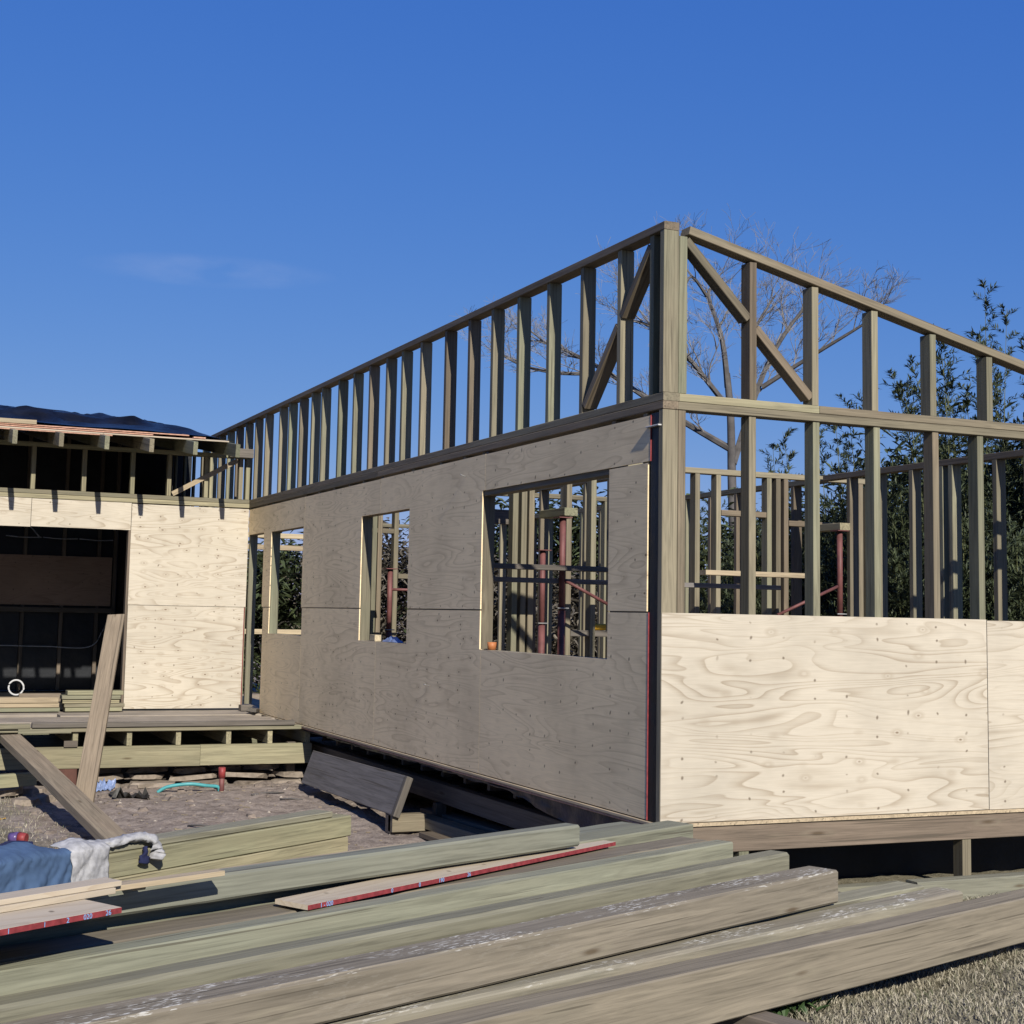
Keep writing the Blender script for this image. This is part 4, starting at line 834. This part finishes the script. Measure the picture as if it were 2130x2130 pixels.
def leaf(V, Fc, p, d, L, w, r):
    s = d.cross(Vector((r.uniform(-.4, .4), r.uniform(-.4, .4), 1))); s = s.normalized() if s.length > 1e-4 else Vector((1, 0, 0))
    i0 = len(V); m = p+d*L*.4+Vector((0, 0, L*.04)); e = p+d*L-Vector((0, 0, L*.18))
    V += [tuple(p), tuple(m+s*w), tuple(e), tuple(m-s*w)]; Fc.append((i0, i0+1, i0+2, i0+3))
def bamboo(base, hmax, spread, nculm, label, seed, nb=26, lsz=0.115, lean=(0, 0), group='bamboo clumps behind the house'):
    r = random.Random(seed); T = thing('bamboo_clump', label, 'bamboo', base, group); B = Vector(base)
    VS = []; FS = []; V = []; Fc = []
    for c in range(nculm):
        a = r.uniform(0, 6.283); q = spread*math.sqrt(r.random()); o = B+Vector((q*math.cos(a), q*math.sin(a), 0)); Hh = hmax*(1-0.35*(q/spread)**1.5)*r.uniform(.66, .9) if c > 2 else hmax*(1-.06*c)
        ld = Vector((math.cos(a)+lean[0], math.sin(a)+lean[1], 0))*r.uniform(.03, .16); pts = []
        for i in range(9):
            f = i/8; pts.append(o+ld*Hh*f*f+Vector((0, 0, Hh*(f-.05*f**4))))
        add_tube(VS, FS, pts, [0.018*(1-.85*i/8) for i in range(9)], 4)
        for b in range(nb):
            f = 0.12+0.88*(b+r.random())/nb; k = min(int(f*8), 7); p = pts[k].lerp(pts[k+1], f*8-k); e = r.uniform(0, 6.283)
            bl = (0.55*(1-f)**.7+.15)*r.uniform(.4, 1.2); d = Vector((math.cos(e), math.sin(e), r.uniform(.4, 1.5))).normalized()
            for t in range(r.randint(16, 26)):
                g = r.uniform(.1, 1); lp = p+d*bl*g+Vector((0, 0, -.12*bl*g*g)); le = r.uniform(0, 6.283)
                dd = (d*.9+Vector((math.cos(le), math.sin(le), r.uniform(-.5, .7)))*.7).normalized(); leaf(V, Fc, lp, dd, lsz*r.uniform(.6, 1.15), lsz*.08*r.uniform(.7, 1.2), r)
    mesh_obj('culms', VS, FS, 'culm', T); mesh_obj('foliage', V, Fc, 'bamboo', T)
bamboo((7.75, 5.75, -0.5), 6.5, 1.15, 48, 'tallest bamboo clump at the right edge', 1, 66)
bamboo((9.3, 4.9, -0.5), 6.4, 1.3, 40, 'bamboo clump cut by the right picture edge', 2, 60)
bamboo((7.55, 7.0, -0.5), 5.0, 0.8, 30, 'pointed bamboo clump left of the tallest one', 3, 62)
bamboo((8.0, 8.9, -0.5), 4.9, 0.7, 22, 'slim bamboo plume in the middle of the front wall frame', 4, 60)
bamboo((7.1, 8.7, -0.5), 4.05, 1.1, 44, 'dense bamboo clump behind the bare tree trunk', 5, 54, 0.105)
bamboo((6.6, 5.0, -0.5), 3.9, 1.0, 44, 'low dense bamboo clump behind the right studs', 6, 58)
bamboo((9.4, 12.2, -0.5), 4.0, 1.3, 36, 'bamboo clump seen above the inner wall plates', 7, 52, 0.11)
bamboo((5.9, 3.4, -0.5), 3.3, 0.8, 34, 'low bamboo clump nearest the right side wall', 8, 56)
bamboo((9.2, 7.2, -0.5), 5.3, 1.1, 34, 'bamboo clump behind the pointed one', 9, 54)
bamboo((10.3, 6.1, -0.5), 5.9, 1.2, 34, 'bamboo clump behind the tallest one', 10, 54)
bamboo((8.5, 4.3, -0.5), 5.0, 1.0, 34, 'bamboo clump in front at the right picture edge', 12, 54)
def shrub(base, R, h, label, seed, n, mat, group='evergreen shrubs behind the house', L=0.16):
    r = random.Random(seed); T = thing('evergreen_shrub', label, 'shrub', base, group); B = Vector(base); V = []; Fc = []; VS = []; FS = []
    cl = [(r.uniform(-1, 1), r.uniform(-1, 1), r.uniform(.15, 1)) for k in range(26)]
    for k in range(9):
        c = cl[k]; add_tube(VS, FS, [B, B+Vector((c[0]*R*.4, c[1]*R*.4, c[2]*h*.5)), B+Vector((c[0]*R*.8, c[1]*R*.8, c[2]*h*.9))], [.05, .03, .01], 5)
    for q in range(n):
        c = r.choice(cl); s = r.uniform(.3, 1)
        o = B+Vector((c[0]*R+r.gauss(0, .2)*R, c[1]*R*.7+r.gauss(0, .2)*R, max(.05, c[2]*h*(1-.25*(c[0]**2))+r.gauss(0, .09)*h)))
        e = r.uniform(0, 6.283); leaf(V, Fc, o, Vector((math.cos(e), math.sin(e), r.uniform(-.8, .6))).normalized(), L*r.uniform(.6, 1.4), L*.16, r)
    mesh_obj('stems', VS, FS, 'bark', T); mesh_obj('foliage', V, Fc, mat, T)
shrub((3.9, 22.5, -0.5), 2.0, 2.9, 'dark shrub seen through the farthest side window', 11, 16000, 'shrub', L=0.24)
shrub((0.8, 24.0, -0.5), 2.2, 2.6, 'dark shrub seen through the side door slot', 12, 14000, 'shrub', L=0.24)
shrub((6.0, 20.8, -0.5), 1.9, 3.6, 'twiggy grey shrub seen through the narrow window', 13, 14000, 'dryleaf', L=0.22)
shrub((8.2, 17.4, -0.5), 2.1, 4.0, 'dark shrub seen through the big side window', 14, 18000, 'shrub', L=0.24)
shrub((6.1, 14.8, -0.5), 1.3, 2.4, 'grey twiggy shrub low behind the big window', 15, 12000, 'dryleaf', L=0.18)
shrub((10.6, 14.6, -0.5), 2.2, 3.7, 'dark shrub behind the scaffold planks of the front wall', 16, 18000, 'shrub', L=0.24)
shrub((11.0, 10.4, -0.5), 2.2, 4.0, 'dark shrub filling the gap behind the slim bamboo plume', 17, 18000, 'shrub', L=0.24)
shrub((10.6, 7.4, -0.5), 2.0, 4.2, 'dark shrub behind the pointed bamboo clump', 18, 18000, 'shrub', L=0.24)
shrub((10.4, 4.0, -0.5), 2.0, 4.2, 'dark shrub behind the tallest bamboo at right', 19, 18000, 'shrub', L=0.24)

# ------------------------------------------------------------------ small pieces belong to the part they sit on
bpy.context.view_layer.update()
def reparent(o, p):
    m = o.matrix_world.copy(); o.parent = p; o.matrix_parent_inverse = p.matrix_world.inverted(); o.matrix_basis = m
def kids(root, nm): return [c for c in root.children if c.name.split('.')[0] == nm]
for e, p in zip(kids(H, 'painted_edge'), (a1, a3)): reparent(e, p)
for e, p in zip(kids(H, 'nail_head'), kids(H, 'nail')): reparent(e, p)
reparent(kids(W, 'painted_edge')[0], s1); reparent(kids(W, 'cable_box')[0], kids(W, 'electric_cable')[3])
for b in kids(K, 'bolt'): reparent(b, kids(K, 'post')[0])
for o in list(bpy.data.objects):
    n = o.name.split('.')[0]
    if n == 'steel_prop': reparent(kids(o, 'pin')[0], kids(o, 'outer_tube')[0]); reparent(kids(o, 'head_plate')[0], kids(o, 'inner_tube')[0])
    if n == 'plywood_strip':
        for tx in kids(o, 'stencil_text'): reparent(tx, kids(o, 'painted_edge')[0])
